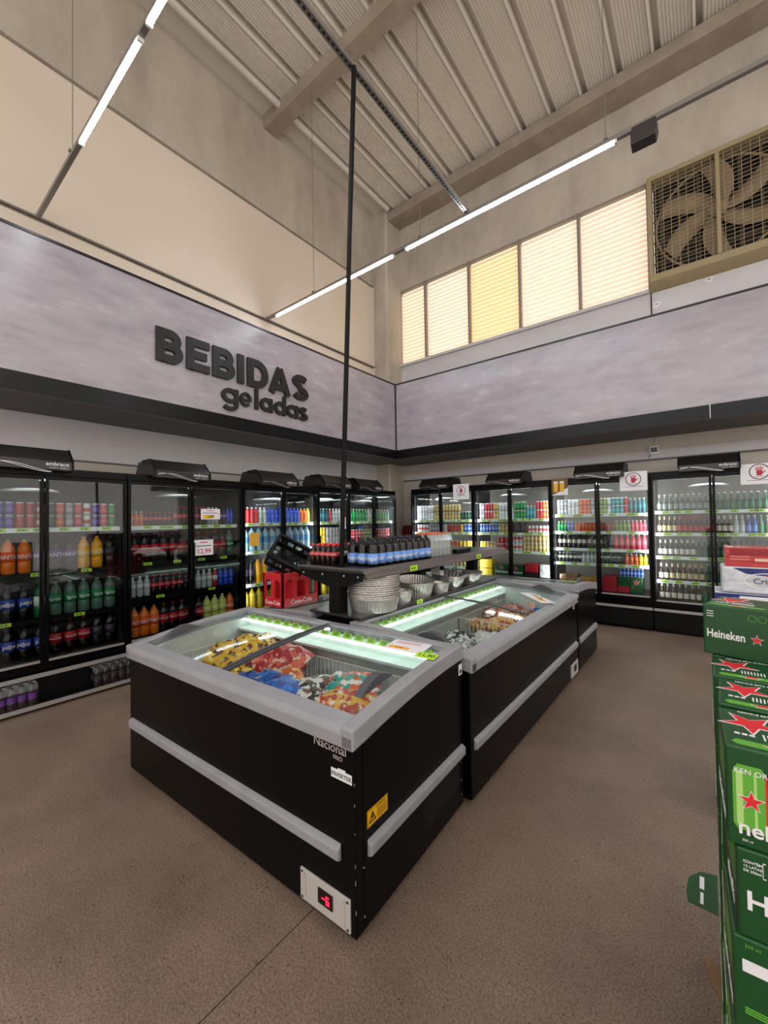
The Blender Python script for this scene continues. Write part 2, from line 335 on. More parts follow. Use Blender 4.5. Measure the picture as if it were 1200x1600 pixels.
for k in range(6):
    b = MB(); a0 = k*PI/3+.22; vs = []; n = 9
    for i in range(n+1):
        r = .1+.62*i/n; a = a0+.42*(i/n)**1.3; wd = .085+.05*math.sin(PI*i/n*.8)
        for sgn in (-1, 1):
            vs.append((r*math.cos(a)-sgn*wd*math.sin(a), .02+.035*sgn, .83+r*math.sin(a)+sgn*wd*math.cos(a)))
    vs += [(x, y+.006, z) for x, y, z in vs]; q = 2*(n+1)
    fs = [(2*i, 2*i+1, 2*i+3, 2*i+2) for i in range(n)]+[(q+2*i, q+2*i+2, q+2*i+3, q+2*i+1) for i in range(n)]
    fs += [(2*i, 2*i+2, q+2*i+2, q+2*i) for i in range(n)]+[(2*i+1, q+2*i+1, q+2*i+3, 2*i+3) for i in range(n)]
    b.add(vs, fs, 0, None, True); b.build('blade', M_FANB, fan)
for s0, s1 in ((-fx+.06, -.025), (.025, fx-.06)):
    b = MB()
    for k in range(26): z = .12+k*(fh-.21)/25.0; b.box(s0, s1, -.10, -.096, z-.0028, z+.0028)
    for k in range(8): x = s0+(s1-s0)*(k+.5)/8; b.box(x-.003, x+.003, -.106, -.10, .1, fh-.07)
    b.build('wire_grille', M_GRID, fan)
b = MB(); b.lathe([(.74, 0), (.77, 0), (.77, .02), (.74, .02), (.74, 0)], 48, 0, Matrix.Translation((0, .08, .83)) @ RX90); b.build('fan_ring', M_FANB, fan)

# ------------------------------------------------------------------ light rails, channel, pole, speaker
def light_rail(y, tubes, wires, label, x0=XW+.02, x1=5.5):
    t = thing('light_rail', label, 'light fixture', (0, y, 5.1))
    b = MB(); b.box(x0, x1, -.02, .02, -.02, .022); b.build('rail', M_RAILMETAL, t)
    for (a, c_) in tubes:
        b = MB(); b.box(a, c_, -.013, .013, -.044, -.021, 0); b.box(a-.02, a, -.02, .02, -.052, -.02, 1); b.box(c_, c_+.02, -.02, .02, -.052, -.02, 1); b.build('led_tube', [M_TUBE, M_WHITE], t)
    for wx in wires:
        b = MB(); b.rod((wx, 0, .02), (wx, 0, ZR-5.1+.02), .004, 5); b.box(wx-.015, wx+.015, -.03, .03, .02, .045); b.build('suspension_wire', M_RAILMETAL, t)
    return t
light_rail(1.19, [(-4.3, -3.06), (-2.90, -.5), (-.3, 2.1), (2.3, 4.7)], [-4.56, -1.6, 1.2, 4], 'hanging light rail over the near end of the left wall, upper left of the photo')
light_rail(4.22, [(-5.5, -3.10), (-2.88, -.57), (1.9, 4.3)], [-4.6, -2.68, -.64, 2.5], 'hanging light rail with long lit tubes running across toward the speaker')
light_rail(-1.8, [(-5.3, -2.9), (-2.7, -.3), (-.1, 2.3), (2.5, 4.9)], [-4.5, -1.6, 1.2, 4], 'unseen light rail added behind the camera for fill light')  # rail out of view, added to light the room
ch = thing('perforated_channel', 'perforated galvanised channel lying across the two hanging light rails', 'metal channel', (-2.05, 0, 5.1235))
b = MB(); b.box(-.022, .022, -3.0, 4.27, 0, .004); b.box(-.022, -.018, -3.0, 4.27, .004, .04); b.box(.018, .022, -3.0, 4.27, .004, .04); b.build('channel', M_RAILMETAL, ch)
b = MB()
for k in range(74):
    y = .9+k*.0455; b.box(-.008, .008, y, y+.024, -.0015, 0)
tag(b.build('slot_holes', M_DARKVOID, ch), kind='stuff')
b = MB(); b.rod((-2.235, 2.3, 1.302), (-2.03, 2.3, 5.12), .019, 10); b.box(-2.275, -2.195, 2.26, 2.34, 1.301, 1.31)
tag(b.build('black_pole', M_BLACKM), 'thin tall black pole rising from the display shelf to the ceiling channel', 'pole')
sp = thing('hanging_speaker', 'black box speaker hanging under the light rail near the fan', 'speaker', (-.34, 4.20, 5.078))
b = MB(); b.prism([(-.09, -.02), (.09, -.02), (.10, -.10), (.085, -.17), (-.10, -.17), (-.10, -.08)], -.06, .06, 'y'); b.build('speaker_box', mat('speaker_black', '2a2322', .5), sp, bevel=.008)
b = MB(); b.box(-.05, .05, -.02, .02, -.03, 0); b.rod((-.03, 0, -.03), (-.03, .03, -.01), .006); b.build('bracket', M_BLACKM, sp)

# ------------------------------------------------------------------ hanging sign letters
SX = FXP+.001
def arcp(cx, cy, rx, ry, a0, a1, n=14): return [(cx+rx*math.cos(math.radians(a0+(a1-a0)*i/n)), cy+ry*math.sin(math.radians(a0+(a1-a0)*i/n))) for i in range(n+1)]
def glyph(ch_, w, h, s):
    """strokes of one letter: list of (points, closed)"""
    k = s/2
    if ch_ == 'B':
        r1 = (h-s)/4; return [([(k, 0), (k, h)], 0), ([(k, h-k), (w*.93-k-r1, h-k)]+arcp(w*.93-k-r1, h-k-r1, r1, r1, 90, -90)[1:]+[(k, h/2)], 0), ([(k, h/2), (w-k-r1, h/2)]+arcp(w-k-r1, k+r1, r1, r1, 90, -90)[1:]+[(k, k)], 0)]
    if ch_ == 'B_': return [([(k, 0), (k, h)], 0), ([(k, h-k)]+arcp(w*.58, h*.5+(h*.5-k)/2+k*.15, w*.42-k-.01, (h*.5-k)/2+.002, 90, -90)+[(k, h*.5+k*.1)], 0),
                           ([(k, h*.5+k*.1)]+arcp(w*.6, h*.25+k*.55, w*.4-k, h*.25-k*.45, 90, -90)+[(k, k)], 0)]
    if ch_ == 'E': return [([(k, 0), (k, h)], 0), ([(k, h-k), (w, h-k)], 0), ([(k, h/2), (w*.88, h/2)], 0), ([(k, k), (w, k)], 0)]
    if ch_ == 'I': return [([(w/2, 0), (w/2, h)], 0)]
    if ch_ == 'D': return [([(k, 0), (k, h)], 0), ([(k, h-k)]+arcp(w*.45, h/2, w*.55-k, h/2-k, 90, -90, 18)+[(k, k)], 0)]
    if ch_ == 'A': return [([(k*.9, 0), (w/2, h-k*.2)], 0), ([(w/2, h-k*.2), (w-k*.9, 0)], 0), ([(w*.22, h*.27), (w*.78, h*.27)], 0)]
    if ch_ == 'S': return [(arcp(w/2+.005, h*.74, w/2-k, h*.26-k*.98, 28, 250, 14)+arcp(w/2-.005, h*.27, w/2-k, h*.27-k, 80, -160, 14), 0)]
    x = h                                   # lower case, h = x-height, w = width
    if ch_ == 'g': return [(arcp(w/2, x/2, w/2-k, x/2-k, 0, 360, 22)[:-1], 1), ([(w-k, x), (w-k, -x*.05)]+arcp(w/2, -x*.08, w/2-k, x*.30, 0, -150, 12), 0)]
    if ch_ == 'e': return [(arcp(w/2, x/2, w/2-k*.8, x/2-k*.8, -4, 312, 22), 0, .8), ([(k, x*.46), (w-k*.5, x*.46)], 0, .55)]
    if ch_ == 'l': return [([(w/2, 0), (w/2, x*1.45)], 0)]
    if ch_ == 'a': return [(arcp(w/2, x/2, w/2-k, x/2-k, 0, 360, 22)[:-1], 1), ([(w-k, 0), (w-k, x)], 0)]
    if ch_ == 'd': return [(arcp(w/2, x/2, w/2-k, x/2-k, 0, 360, 22)[:-1], 1), ([(w-k, 0), (w-k, x*1.45)], 0)]
    if ch_ == 's': return [(arcp(w/2, x*.735, w/2-k*.9, x*.265-k*.75, 25, 250, 10)+arcp(w/2, x*.265, w/2-k*.9, x*.265-k*.75, 70, -160, 10), 0)]
def sign(word, spans, z0, h, s, label):
    t = thing('sign_lettering', label, 'sign', (SX, spans[0][0], z0))
    for ch_, (a, c_) in zip(word, spans):
        b = MB()
        for q_, (pts, cl, *wf) in enumerate(glyph(ch_, c_-a, h, s)): b.ribbon(pts, s*(wf[0] if wf else 1), 0, .035+.0012*q_, closed=bool(cl))
        o = b.build('letter', M_LETTER, t); o.location = (.002, a-spans[0][0], 0); o.rotation_euler = Matrix((( 0, 0, 1), (1, 0, 0), (0, 1, 0))).to_euler()
sign('BEBIDAS', [(2.054, 2.358), (2.404, 2.691), (2.737, 3.044), (3.077, 3.193), (3.238, 3.572), (3.587, 3.969), (4.014, 4.327)], 3.525, .39, .094, 'large black raised letters reading BEBIDAS on the left fascia')
sign('geladas', [(2.856, 3.094), (3.12, 3.299), (3.345, 3.414), (3.436, 3.644), (3.674, 3.883), (3.895, 4.117), (4.134, 4.306)], 3.225, .195, .052, 'smaller black raised letters reading geladas under the large word')

# ------------------------------------------------------------------ chest freezers
def zt(t): return .835+.085*(1-(1-t)**2.0)
def digits7(b, s, x, z, y, h, m):
    seg = {'-': 'g', '6': 'acdefg'}[s]; w2 = h*.5; th = h*.1
    R = {'a': (0, w2, h-th, h), 'd': (0, w2, 0, th), 'g': (0, w2, h/2-th/2, h/2+th/2), 'f': (0, th, h/2, h), 'e': (0, th, 0, h/2), 'c': (w2-th, w2, 0, h/2), 'b': (w2-th, w2, h/2, h)}
    for q in seg: a = R[q]; b.box(x+a[0], x+a[1], y-.0015, y, z+a[2], z+a[3], m)
M_DISP = mat('display_black', '160808', .2); M_DIGIT = mat('red_led_digit', 'ff2030', .5, emit='ff1838', es=4)
def freezer(label, loc, rz, L, D, detail=False, end_hi=None, tags=0):
    t = thing('chest_freezer', label, 'freezer', (*loc, 0), rz, 'black chest freezers of the central island' if False else None)
    N_ = 12; T = .05
    def prof(y0, y1, lo, up=0.0): return [(y0, lo)]+[(y0+(y1-y0)*i/N_, zt((y0+(y1-y0)*i/N_)/D)+up) for i in range(N_+1)]+[(y1, lo)]
    # hollow body: front, back, side panels and floor
    b = MB(); b.box(0, L, 0, T, .03, zt(0)-.06, 0); b.box(0, L, D-T, D, .03, zt(1)-.06, 0)
    for (a, c_) in ((0, T), (L-T, L)): b.prism(prof(T, D-T, .03, -.055), a, c_, 'x', 0)
    b.box(T, L-T, T, D-T, .07, .12, 0); b.build('body', M_BLACK, t, bevel=.004)
    b = MB(); b.box(.06, L-.06, .05, D-.05, 0, .07); b.box(.04, .14, .03, D-.03, .0, .06); b.box(L-.14, L-.04, .03, D-.03, 0, .06); b.build('base', M_BLACKM, t)
    b = MB(); b.box(T, L-T, T, T+.04, .3, zt(0)-.05); b.box(T, L-T, D-T-.04, D-T, .3, zt(1)-.04); b.box(T, L-T, T, D-T, .28, .31)
    for (a, c_) in ((T, T+.04), (L-T-.04, L-T)): b.prism(prof(T, D-T, .3, -.05), a, c_, 'x')
    b.build('liner', M_LINER, t)
    # grey rim: front bar, back bar, curved side bars
    b = MB(); b.prism([(-.022, zt(0)-.075), (-.022, zt(0)-.02), (-.006, zt(0)+.004), (.075, zt(.08)+.004), (.075, zt(.08)-.05), (0, zt(0)-.075)], -.012, L+.012, 'x')
    b.prism([(D-.07, zt(.93)-.03), (D-.07, zt(.93)+.006), (D, zt(1)+.006), (D+.005, zt(1)-.07), (D-.03, zt(1)-.07)], -.012, L+.012, 'x')
    b.build('rim', M_GREYRIM, t, bevel=.006)
    for (a, c_) in ((-.014, .052), (L-.052, L+.014)):
        b = MB(); n = N_; ys = [-.022+(D+.027)*i/n for i in range(n+1)]
        up = [(y, zt(min(1, max(0, y/D)))+.008) for y in ys]; dn = [(y, zt(min(1, max(0, y/D)))-.075) for y in ys]
        b.prism(up+dn[::-1], a, c_, 'x'); b.build('rim_side', M_GREYRIM, t, bevel=.008)
    # two curved lids, one sliding over the other, dark divider
    for k, (a, c_, dz) in enumerate(((.05, L*.5+.02, -.006), (L*.5-.02, L-.05, .0))):
        b = MB(); n = 14; vs = []
        for i in range(n+1):
            y = .07+(D-.13)*i/n; z = zt(y/D)+dz; vs += [(a, y, z), (c_, y, z)]
        b.add(vs, [(2*i, 2*i+1, 2*i+3, 2*i+2) for i in range(n)], 0, None, True); g = b.build('glass_lid', M_LID, t)
        b = MB(); e = a if k == 0 else c_
        xx0, xx1 = ((c_-.018, c_) if k == 0 else (a, a+.018))
        lo = [(.07+(D-.13)*i/n, zt((.07+(D-.13)*i/n)/D)+dz-.004) for i in range(n+1)]; b.prism(lo+[(y, z+.014) for y, z in lo[::-1]], xx0, xx1, 'x'); b.build('lid_edge', M_DGREY, g)
        # half-moon pull handle near the outer end
        hx = .11 if k == 0 else L-.13; b = MB(); pts = [(.18+.24*i/10) for i in range(11)]
        lo = [(y, zt(y/D)+dz+.002) for y in pts]; hi = [(y, zt(y/D)+dz+.006+.045*math.sin(PI*i/10)) for i, y in enumerate(pts)]
        b.prism(lo+hi[::-1], hx-.022, hx+.022, 'x'); b.build('lid_handle', M_DGREY, g, bevel=.006)
    # light strip and ledge under the back rim
    b = MB(); b.box(T+.05, L-T-.05, D-.150, D-.132, zt(.86)-.062, zt(.86)-.05); b.build('light_strip', M_LEDW, t)
    b = MB(); b.box(T+.04, L-T-.04, D-.19, D-.09, zt(.85)-.13, zt(.85)-.115); b.build('inner_ledge', M_LINER, t)
    # wire basket lining
    b = MB(); z0, z1 = .42, .74; r = .0022
    for (y) in (.14, D-.2):
        n = int((L-.3)/.035)
        for i in range(n+1): x = .15+(L-.3)*i/n; b.box(x-r, x+r, y-r, y+r, z0, z1)
        for z in (z0, .6, z1): b.box(.15, L-.15, y-.003, y+.003, z-.003, z+.003)
    for x in (.15, L/2, L-.15):
        n = int((D-.34)/.035)
        for i in range(n+1): y = .14+(D-.34)*i/n; b.box(x-r, x+r, y-r, y+r, z0, z1)
        for z in (z0, .6, z1): b.box(x-.003, x+.003, .14, D-.2, z-.003, z+.003)
    b.build('wire_basket', M_WIRE, t)
    # bumpers
    b = MB(); b.prism([(0, .30), (-.026, .312), (-.026, .355), (0, .372)], .0+.03, L-.07, 'x'); b.build('bumper', M_GREYRIM, t, bevel=.007)
    for (xx, sg) in ((L, 1), (0, -1)):
        b = MB(); b.prism([(xx, .30), (xx+sg*.026, .312), (xx+sg*.026, .355), (xx, .372)], .07, D-.01, 'y'); b.build('bumper', M_GREYRIM, t, bevel=.007)
    # control panel, front lower right
    px = L-.16; b = MB(); z0, z1 = .045, .175
    b.box(px-.145, px+.135, -.008, 0, z0, z1, 0); b.box(px-.12, px+.11, -.012, -.008, z0+.015, z0+.022, 0); b.box(px-.12, px+.11, -.012, -.008, z1-.022, z1-.015, 0)
    b.box(px-.12, px-.112, -.012, -.008, z0+.015, z1-.015, 0); b.box(px+.102, px+.11, -.012, -.008, z0+.015, z1-.015, 0)
    cp = b.build('control_panel', mat('control_panel_grey', 'b9b4b0', .4), t, bevel=.004)
    b = MB(); b.box(px-.035, px+.045, -.0135, -.008, z0+.042, z1-.03, 0)
    if detail: digits7(b, '-', px-.012, z0+.055, -.0135, .032, 1); digits7(b, '6', px+.012, z0+.055, -.0135, .032, 1)
    b.build('display', [M_DISP, M_DIGIT], cp)
    for (x, z) in ((px-.133, z0+.012), (px+.123, z0+.012), (px-.133, z1-.012), (px+.123, z1-.012)):
        b = MB(); b.lathe([(0, .0), (.005, .0), (.005, .002), (0, .002)], 8, 0, Matrix.Translation((x, -.0085, z)) @ RX90); b.build('screw', M_BLACKP, cp)
    # row of lime price tags along the inside back
    b0 = MB(); b0.box(-.032, .032, -.001, .001, -.014, .014, 0)
    for k in range(3): b0.box(-.02, .02, -.0016, -.001, -.008+k*.007, -.005+k*.007, 1)
    tm = b0.mesh('price_tag', [mat('dull_lime_tag', '8fbf38', .5), M_INK]); nt = tags
    for k in range(nt):
        o = bpy.data.objects.new('price_tag', tm); COL.objects.link(o); o.parent = t
        o.location = (.17+k*(L-.34)/max(1, nt-1), D-.102, zt(.9)-.038); o.rotation_euler = (-.55, 0, 0); o.scale = (1.15, 1, 1.3)
    if detail:
        b = MB(); b.text('Nacional', .052, front(L-.13, -.001, .735), off=.002); b.text('FRIO', .024, front(L-.085, -.001, .700)); b.build('badge', mat('badge_chrome', 'b5aca4', .4), t)
        b = MB(); b.box(L-.122, L-.012, -.002, 0, .618, .655, 0); b.box(L-.085, L-.045, -.002, 0, .655, .662, 0); b.text('INVERTER', .024, front(L-.067, -.002, .635), 1, off=.006)
        b.build('sticker', [M_WHITE, M_INK], t)
        b = MB(); b.box(L, L+.0015, .075, .215, .41, .478, 0); b.ribbon([(-.02, -.016), (.02, -.016), (0, .02)], .005, 0, .001, 1, rightf(L+.0015, .108, .442), True)
        b.ribbon([(.002, .010), (-.004, .001), (.004, -.001), (-.001, -.010)], .004, 0, .001, 1, rightf(L+.0015, .108, .442)); b.text('CUIDADO', .014, rightf(L+.0015, .168, .466), 1)
        for k in range(5): b.box(L+.0015, L+.0022, .14, .205, .452-k*.0075, .4545-k*.0075, 1)
        b.ribbon([(.078, .413), (.212, .413), (.212, .475), (.078, .475)], .0015, 0, .0006, 1, Matrix(((0, 0, 1, L+.0015), (1, 0, 0, 0), (0, 1, 0, 0), (0, 0, 0, 1))), True)
        b.build('warning_sticker', [M_YEL, M_INK], t)
        b = MB()
        for i in range(22):
            for j in range(11): y = .52+i*.0175; z = .14+j*.0155; b.box(L, L+.0008, y, y+.008, z, z+.008)
        tag(b.build('vent_grille', mat('vent_hole', '1f1d1e', .7), t), kind='stuff')
        for (y, z) in ((.05, .275), (.05, .085), (D-.03, .27), (D-.03, .17), (D-.03, .09)):
            b = MB(); b.lathe([(0, 0), (.004, 0), (.004, .002), (0, .002)], 8, 0, rightf(L+.0005, y, z)); b.build('screw', M_SILVER, t)
        rnd = random.Random(3); b = MB()
        for k in range(7): z = .12+rnd.random()*.5; hh = .004+rnd.random()*.014; b.box(L-.0015, L+.0006, -.0006, .0012, z, z+hh)
        tag(b.build('paint_chip', M_GREYRIM, t), kind='stuff')
    return t
F1 = freezer('nearest black chest freezer with minus six display, long side toward the camera', (-3.07, 1.12), math.radians(2.0), 1.97, .955, True, tags=17)
F2 = freezer('long black chest freezer with curved lid along the right side of the island', (-1.1, 2.18), PI/2, 2.49, .93, tags=22)
F3 = freezer('far black chest freezer closing the island in front of the right wall', (-1.1, 5.62), PI, 1.97, .9)
F4 = freezer('black chest freezer on the far left side of the island beneath the red crate', (-3.34, 4.66), -PI/2, 2.46, .87, tags=10)
b = MB(); b.box(-.02, .02, -.003, 0, -.03, .03, 0); b.box(-.01, .01, -.004, -.003, -.02, .0, 1)
o = b.build('hinge_plate', [M_WHITE, M_INK], F1, (1.972, .935, .79), (0, 0, PI/2))
o = b.build('hinge_plate', [M_WHITE, M_INK], F2, (2.35, -.003, .74))
# papers lying on the freezer lids
def card(name, label, cat, loc, rot, sx, sy, build, mats):
    b = MB(); b.box(-sx/2, sx/2, -sy/2, sy/2, 0, .0015, 0); build(b); o = b.build(name, mats, None, loc, rot); return tag(o, label, cat)
def T3(x, y, z=.0015): return Matrix.Translation((x, y, z))
def b1(b): b.box(-.10, .03, -.052, -.022, .0015, .002, 1); b.text('9,99', .03, T3(-.035, -.037, .002), 2); [b.box(-.09, .07, .05-k*.02, .056-k*.02, .0015, .002, 2) for k in range(2)]
def lz(D, y): return zt(min(1, y/D))
card('price_sign', 'white price sign with yellow strip lying on the nearest freezer lid', 'sign', (-1.36, 1.93, lz(.955, .80)+.012), (.06, 0, .1), .24, .15, b1, [M_PAPER, M_YEL, M_RED])
def b2(b): b.text('11,90', .045, T3(0, 0), 1, off=.01)
card('price_sign', 'small lime price sign beside the white sign on the nearest freezer lid', 'sign', (-1.19, 1.86, lz(.955, .72)+.012), (.08, 0, .1), .12, .07, b2, [M_TAG, M_INK])
def b3(b): b.box(-.02, .12, -.03, .02, .0015, .002, 1); b.text('OFERTA', .05, T3(-.05, .03), 2, off=.004); b.text('15,90', .035, T3(.05, -.005, .002), 2)
card('price_sign', 'white price sign with yellow patch on the long freezer lid near its far end', 'sign', (-1.30, 4.02, lz(.93, .20)+.016), (Matrix.Rotation(.14, 3, 'Y') @ Matrix.Rotation(-.62, 3, 'Z')).to_euler(), .34, .15, b3, [M_PAPER, M_YEL, M_INK])
def b4(b): b.text('19,90', .05, T3(0, 0), 1)
card('price_sign', 'small lime price sign on the far freezer rim', 'sign', (-1.25, 5.0, lz(.9, .62)+.014), (-.05, 0, 0), .16, .07, b4, [M_TAG, M_INK])

# ------------------------------------------------------------------ frozen food bags
def bag_mat(name, c1, c2, c3, s1=9, s2=14):
    m = mat(name, c1, .22, spec=.6); N, L, b = nodes(m); s1 *= 1.9; s2 *= 1.9
    bn = N.new('ShaderNodeTexNoise'); bn.inputs['Scale'].default_value = 38; bn.inputs['Detail'].default_value = 3; bn.inputs['Distortion'].default_value = 1.2
    bp_ = N.new('ShaderNodeBump'); bp_.inputs['Strength'].default_value = .55; bp_.inputs['Distance'].default_value = .012
    L.new(bn.outputs['Fac'], bp_.inputs['Height']); L.new(bp_.outputs[0], b.inputs['Normal'])
    tc = N.new('ShaderNodeTexCoord'); L.new(tc.outputs['Object'], bn.inputs['Vector']); prev = None
    for (c_, s, th, off) in ((c2, s1, .52, 0), (c3, s2, .58, 7)):
        mp = N.new('ShaderNodeMapping'); mp.inputs['Location'].default_value = (off, off, off); n = N.new('ShaderNodeTexNoise'); n.inputs['Scale'].default_value = s; n.inputs['Detail'].default_value = 3
        r = N.new('ShaderNodeValToRGB'); e = r.color_ramp.elements; e[0].position = th-.015; e[0].color = (0, 0, 0, 1); e[1].position = th+.015; e[1].color = (1, 1, 1, 1)
        mx = N.new('ShaderNodeMix'); mx.data_type = 'RGBA'; mx.inputs[7].default_value = (*lin(c_), 1)
        if prev is None: mx.inputs[6].default_value = (*lin(c1), 1)
        else: L.new(prev, mx.inputs[6])
        L.new(tc.outputs['Object'], mp.inputs[0]); L.new(mp.outputs[0], n.inputs['Vector']); L.new(n.outputs['Fac'], r.inputs[0]); L.new(r.outputs[0], mx.inputs['Factor']); prev = mx.outputs[2]
    L.new(prev, b.inputs['Base Color'])
    return m
BAGS = {'yb': bag_mat('yellow_brown_bag', 'e8b41e', '5e2a16', 'f6d860'), 'red': bag_mat('red_bag', 'b81f28', 'e86a50', 'f2d0c0'), 'blue': bag_mat('blue_bag', '1558b8', '2f7fe0', '0d3a86', 7, 10),
        'bw': bag_mat('black_bag', '1c1b1c', 'e7e2dc', '8a4a30', 12, 9), 'teal': bag_mat('teal_orange_bag', '1f9c8e', 'e0582a', 'f0ece4', 6, 10), 'or': bag_mat('orange_bag', 'e0662a', 'f3a04a', 'f6e6c8'),
        'yw': bag_mat('yellow_meat_bag', 'f0b63c', 'c4442e', 'f7ead0', 11, 9), 'ww': bag_mat('white_bag', 'e4e3df', 'bdbab4', '6f6d6a', 8, 16), 'zb': bag_mat('zebra_bag', '2c2c2e', 'e0e0e0', '3c3c3e', 10, 12),
        'br': bag_mat('brown_bag', '9a5230', 'd98c4a', 'e8d3b4'), 'ww2': bag_mat('grey_white_bag', 'f0efec', 'c9c6c0', 'dcdad6', 6, 10), 'pk': bag_mat('pink_meat_bag', 'c96a5e', 'e9b7a5', '8f2f2c')}
def bag(key, w_, h_, th, seed, loc, rot, label, group=None):
    rnd = random.Random(seed); nx, ny = 20, 15; off = Vector((rnd.random()*50, rnd.random()*50, seed)); b = MB(); vs = []
    for s in (1, -1):
        for j in range(ny+1):
            for i in range(nx+1):
                u, v = 2*i/nx-1, 2*j/ny-1
                p = max(0, (1-abs(u)**3.2))**.6*max(0, (1-abs(v)**2.6))**.55
                q = noise.noise(Vector((u*2.1, v*1.9, s))+off)*.5+noise.noise(Vector((u*5.5, v*5, s*2))+off)*.28
                fold = .10*abs(math.sin((u*.8+v*1.4+seed)*4+q*3))
                z = s*th/2*p*(1+.9*q-fold*1.4)
                x = u*w_/2*(1-.07*v*v+.05*q); y = v*h_/2*(1-.06*u*u+.05*q)
                vs.append((x, y, z+.012*math.sin(u*9+seed)*(abs(v) > .9)))
    k = (nx+1)*(ny+1); fs = []
    for j in range(ny):
        for i in range(nx):
            a = j*(nx+1)+i; fs += [(a, a+1, a+nx+2, a+nx+1), (k+a, k+a+nx+1, k+a+nx+2, k+a+1)]
    b.add(vs, fs, 0, None, True)
    o = b.build('frozen_food_bag', BAGS[key], None, loc, rot); return tag(o, label, 'food bag', group)
def b_at(key, x, y, z, w_, h_, th, rz, seed, label, tx=0, ty=0, group=None):
    if seed < 15: z += .04; w_ *= 1.12; h_ *= 1.12
    return bag(key, w_, h_, th, seed, (x, y, z), (tx, ty, rz), label, group)
# first freezer
b_at('yb', -2.74, 1.68, .66, .36, .26, .13, .5, 1, 'yellow and brown frozen bag at the left end of the nearest freezer', .25)
b_at('yb', -2.52, 1.60, .64, .34, .24, .12, -.3, 2, 'yellow and brown frozen bag lying under the lid divider, nearest freezer', .2, .1)
b_at('yb', -2.62, 1.80, .71, .30, .22, .11, 1.0, 11, 'yellow and brown frozen bag topmost at the back of the yellow heap', .35)
b_at('red', -2.28, 1.74, .68, .38, .28, .16, .1, 3, 'glossy red frozen bag right of the lid divider in the nearest freezer', .3)
b_at('or', -2.14, 1.66, .64, .26, .2, .11, -.4, 4, 'orange frozen bag tucked beside the red bag, nearest freezer', .2, .2)
b_at('yb', -2.30, 1.40, .62, .30, .22, .11, .2, 12, 'yellow and brown frozen bag in front of the red bag by the front rim')
b_at('blue', -2.10, 1.44, .65, .32, .24, .12, .5, 5, 'blue frozen bag left of its twin in the nearest freezer', .15)
b_at('blue', -1.92, 1.42, .66, .34, .27, .12, -.2, 6, 'blue frozen bag next to the black bag in the nearest freezer', .15, -.1)
b_at('bw', -1.72, 1.55, .66, .34, .27, .11, .9, 7, 'black frozen bag with white and brown print in the nearest freezer', .2)
b_at('teal', -1.58, 1.70, .68, .28, .24, .11, .6, 8, 'teal and orange frozen bag toward the back of the nearest freezer', .2)
b_at('pk', -1.72, 1.36, .64, .26, .22, .10, -.3, 13, 'brownish pink frozen bag by the front rim of the nearest freezer')
b_at('yw', -1.47, 1.52, .66, .30, .24, .12, .4, 9, 'yellow and red frozen bag right of the teal bag, nearest freezer', .15)
b_at('yw', -1.48, 1.33, .65, .30, .22, .11, -.1, 10, 'yellow and red frozen bag at the front right corner of the nearest freezer')
b_at('pk', -1.30, 1.48, .65, .26, .22, .10, 1.2, 14, 'pinkish red frozen bag at the right end of the nearest freezer')
# second freezer
spots2 = [('zb', -1.60, 3.05, .66, 'black and white striped frozen bag in the long freezer'), ('ww', -1.52, 2.86, .66, 'white crumpled frozen bag in the long freezer, left of the striped one'),
          ('ww2', -1.42, 3.12, .67, 'pale white frozen bag right of the striped bag in the long freezer'), ('ww', -1.34, 2.90, .63, 'white frozen bag near the front rim of the long freezer'),
          ('ww2', -1.68, 2.68, .64, 'pale frozen bag at the near back of the long freezer'), ('ww', -1.38, 2.66, .63, 'white frozen bag near the handle of the long freezer'),
          ('ww', -1.36, 3.32, .62, 'grey white frozen bag before the yellow bags in the long freezer'),
          ('yw', -1.72, 3.72, .62, 'yellow frozen bag just past the lid divider at the back of the long freezer'), ('yw', -1.55, 3.70, .66, 'yellow and red frozen bag topmost past the lid divider, long freezer'),
          ('yb', -1.50, 3.92, .66, 'yellow brown frozen bag under the far lid of the long freezer'), ('br', -1.72, 4.05, .67, 'brown frozen bag at the back under the far lid'),
          ('br', -1.45, 4.12, .67, 'brown and orange frozen bag under the white price sign'), ('blue', -1.36, 4.30, .66, 'small blue frozen bag at the far end of the long freezer'),
          ('pk', -1.68, 4.30, .67, 'reddish frozen bag at the far end of the long freezer'), ('yw', -1.34, 3.62, .62, 'yellow frozen bag near the front rim past the divider, long freezer')]
for i, (k, x, y, z, lb) in enumerate(spots2): b_at(k, x, y, z, .30, .22, .12, i*1.3, 20+i, lb, .1*math.sin(i*2), .1*math.cos(i*3))
for i, (k, x, y) in enumerate((('pk', -2.75, 2.7), ('red', -2.85, 3.0), ('pk', -2.7, 3.3), ('yw', -2.85, 3.7), ('br', -2.75, 4.1))):
    b_at(k, x, y, .66, .34, .24, .12, i*1.1, 50+i, ['pinkish frozen bag nearest in the freezer behind the shelf', 'red frozen bag in the freezer behind the shelf', 'pinkish frozen bag mid-way along the freezer behind the shelf', 'yellow frozen bag in the freezer behind the shelf', 'brown frozen bag far along the freezer behind the shelf'][i])
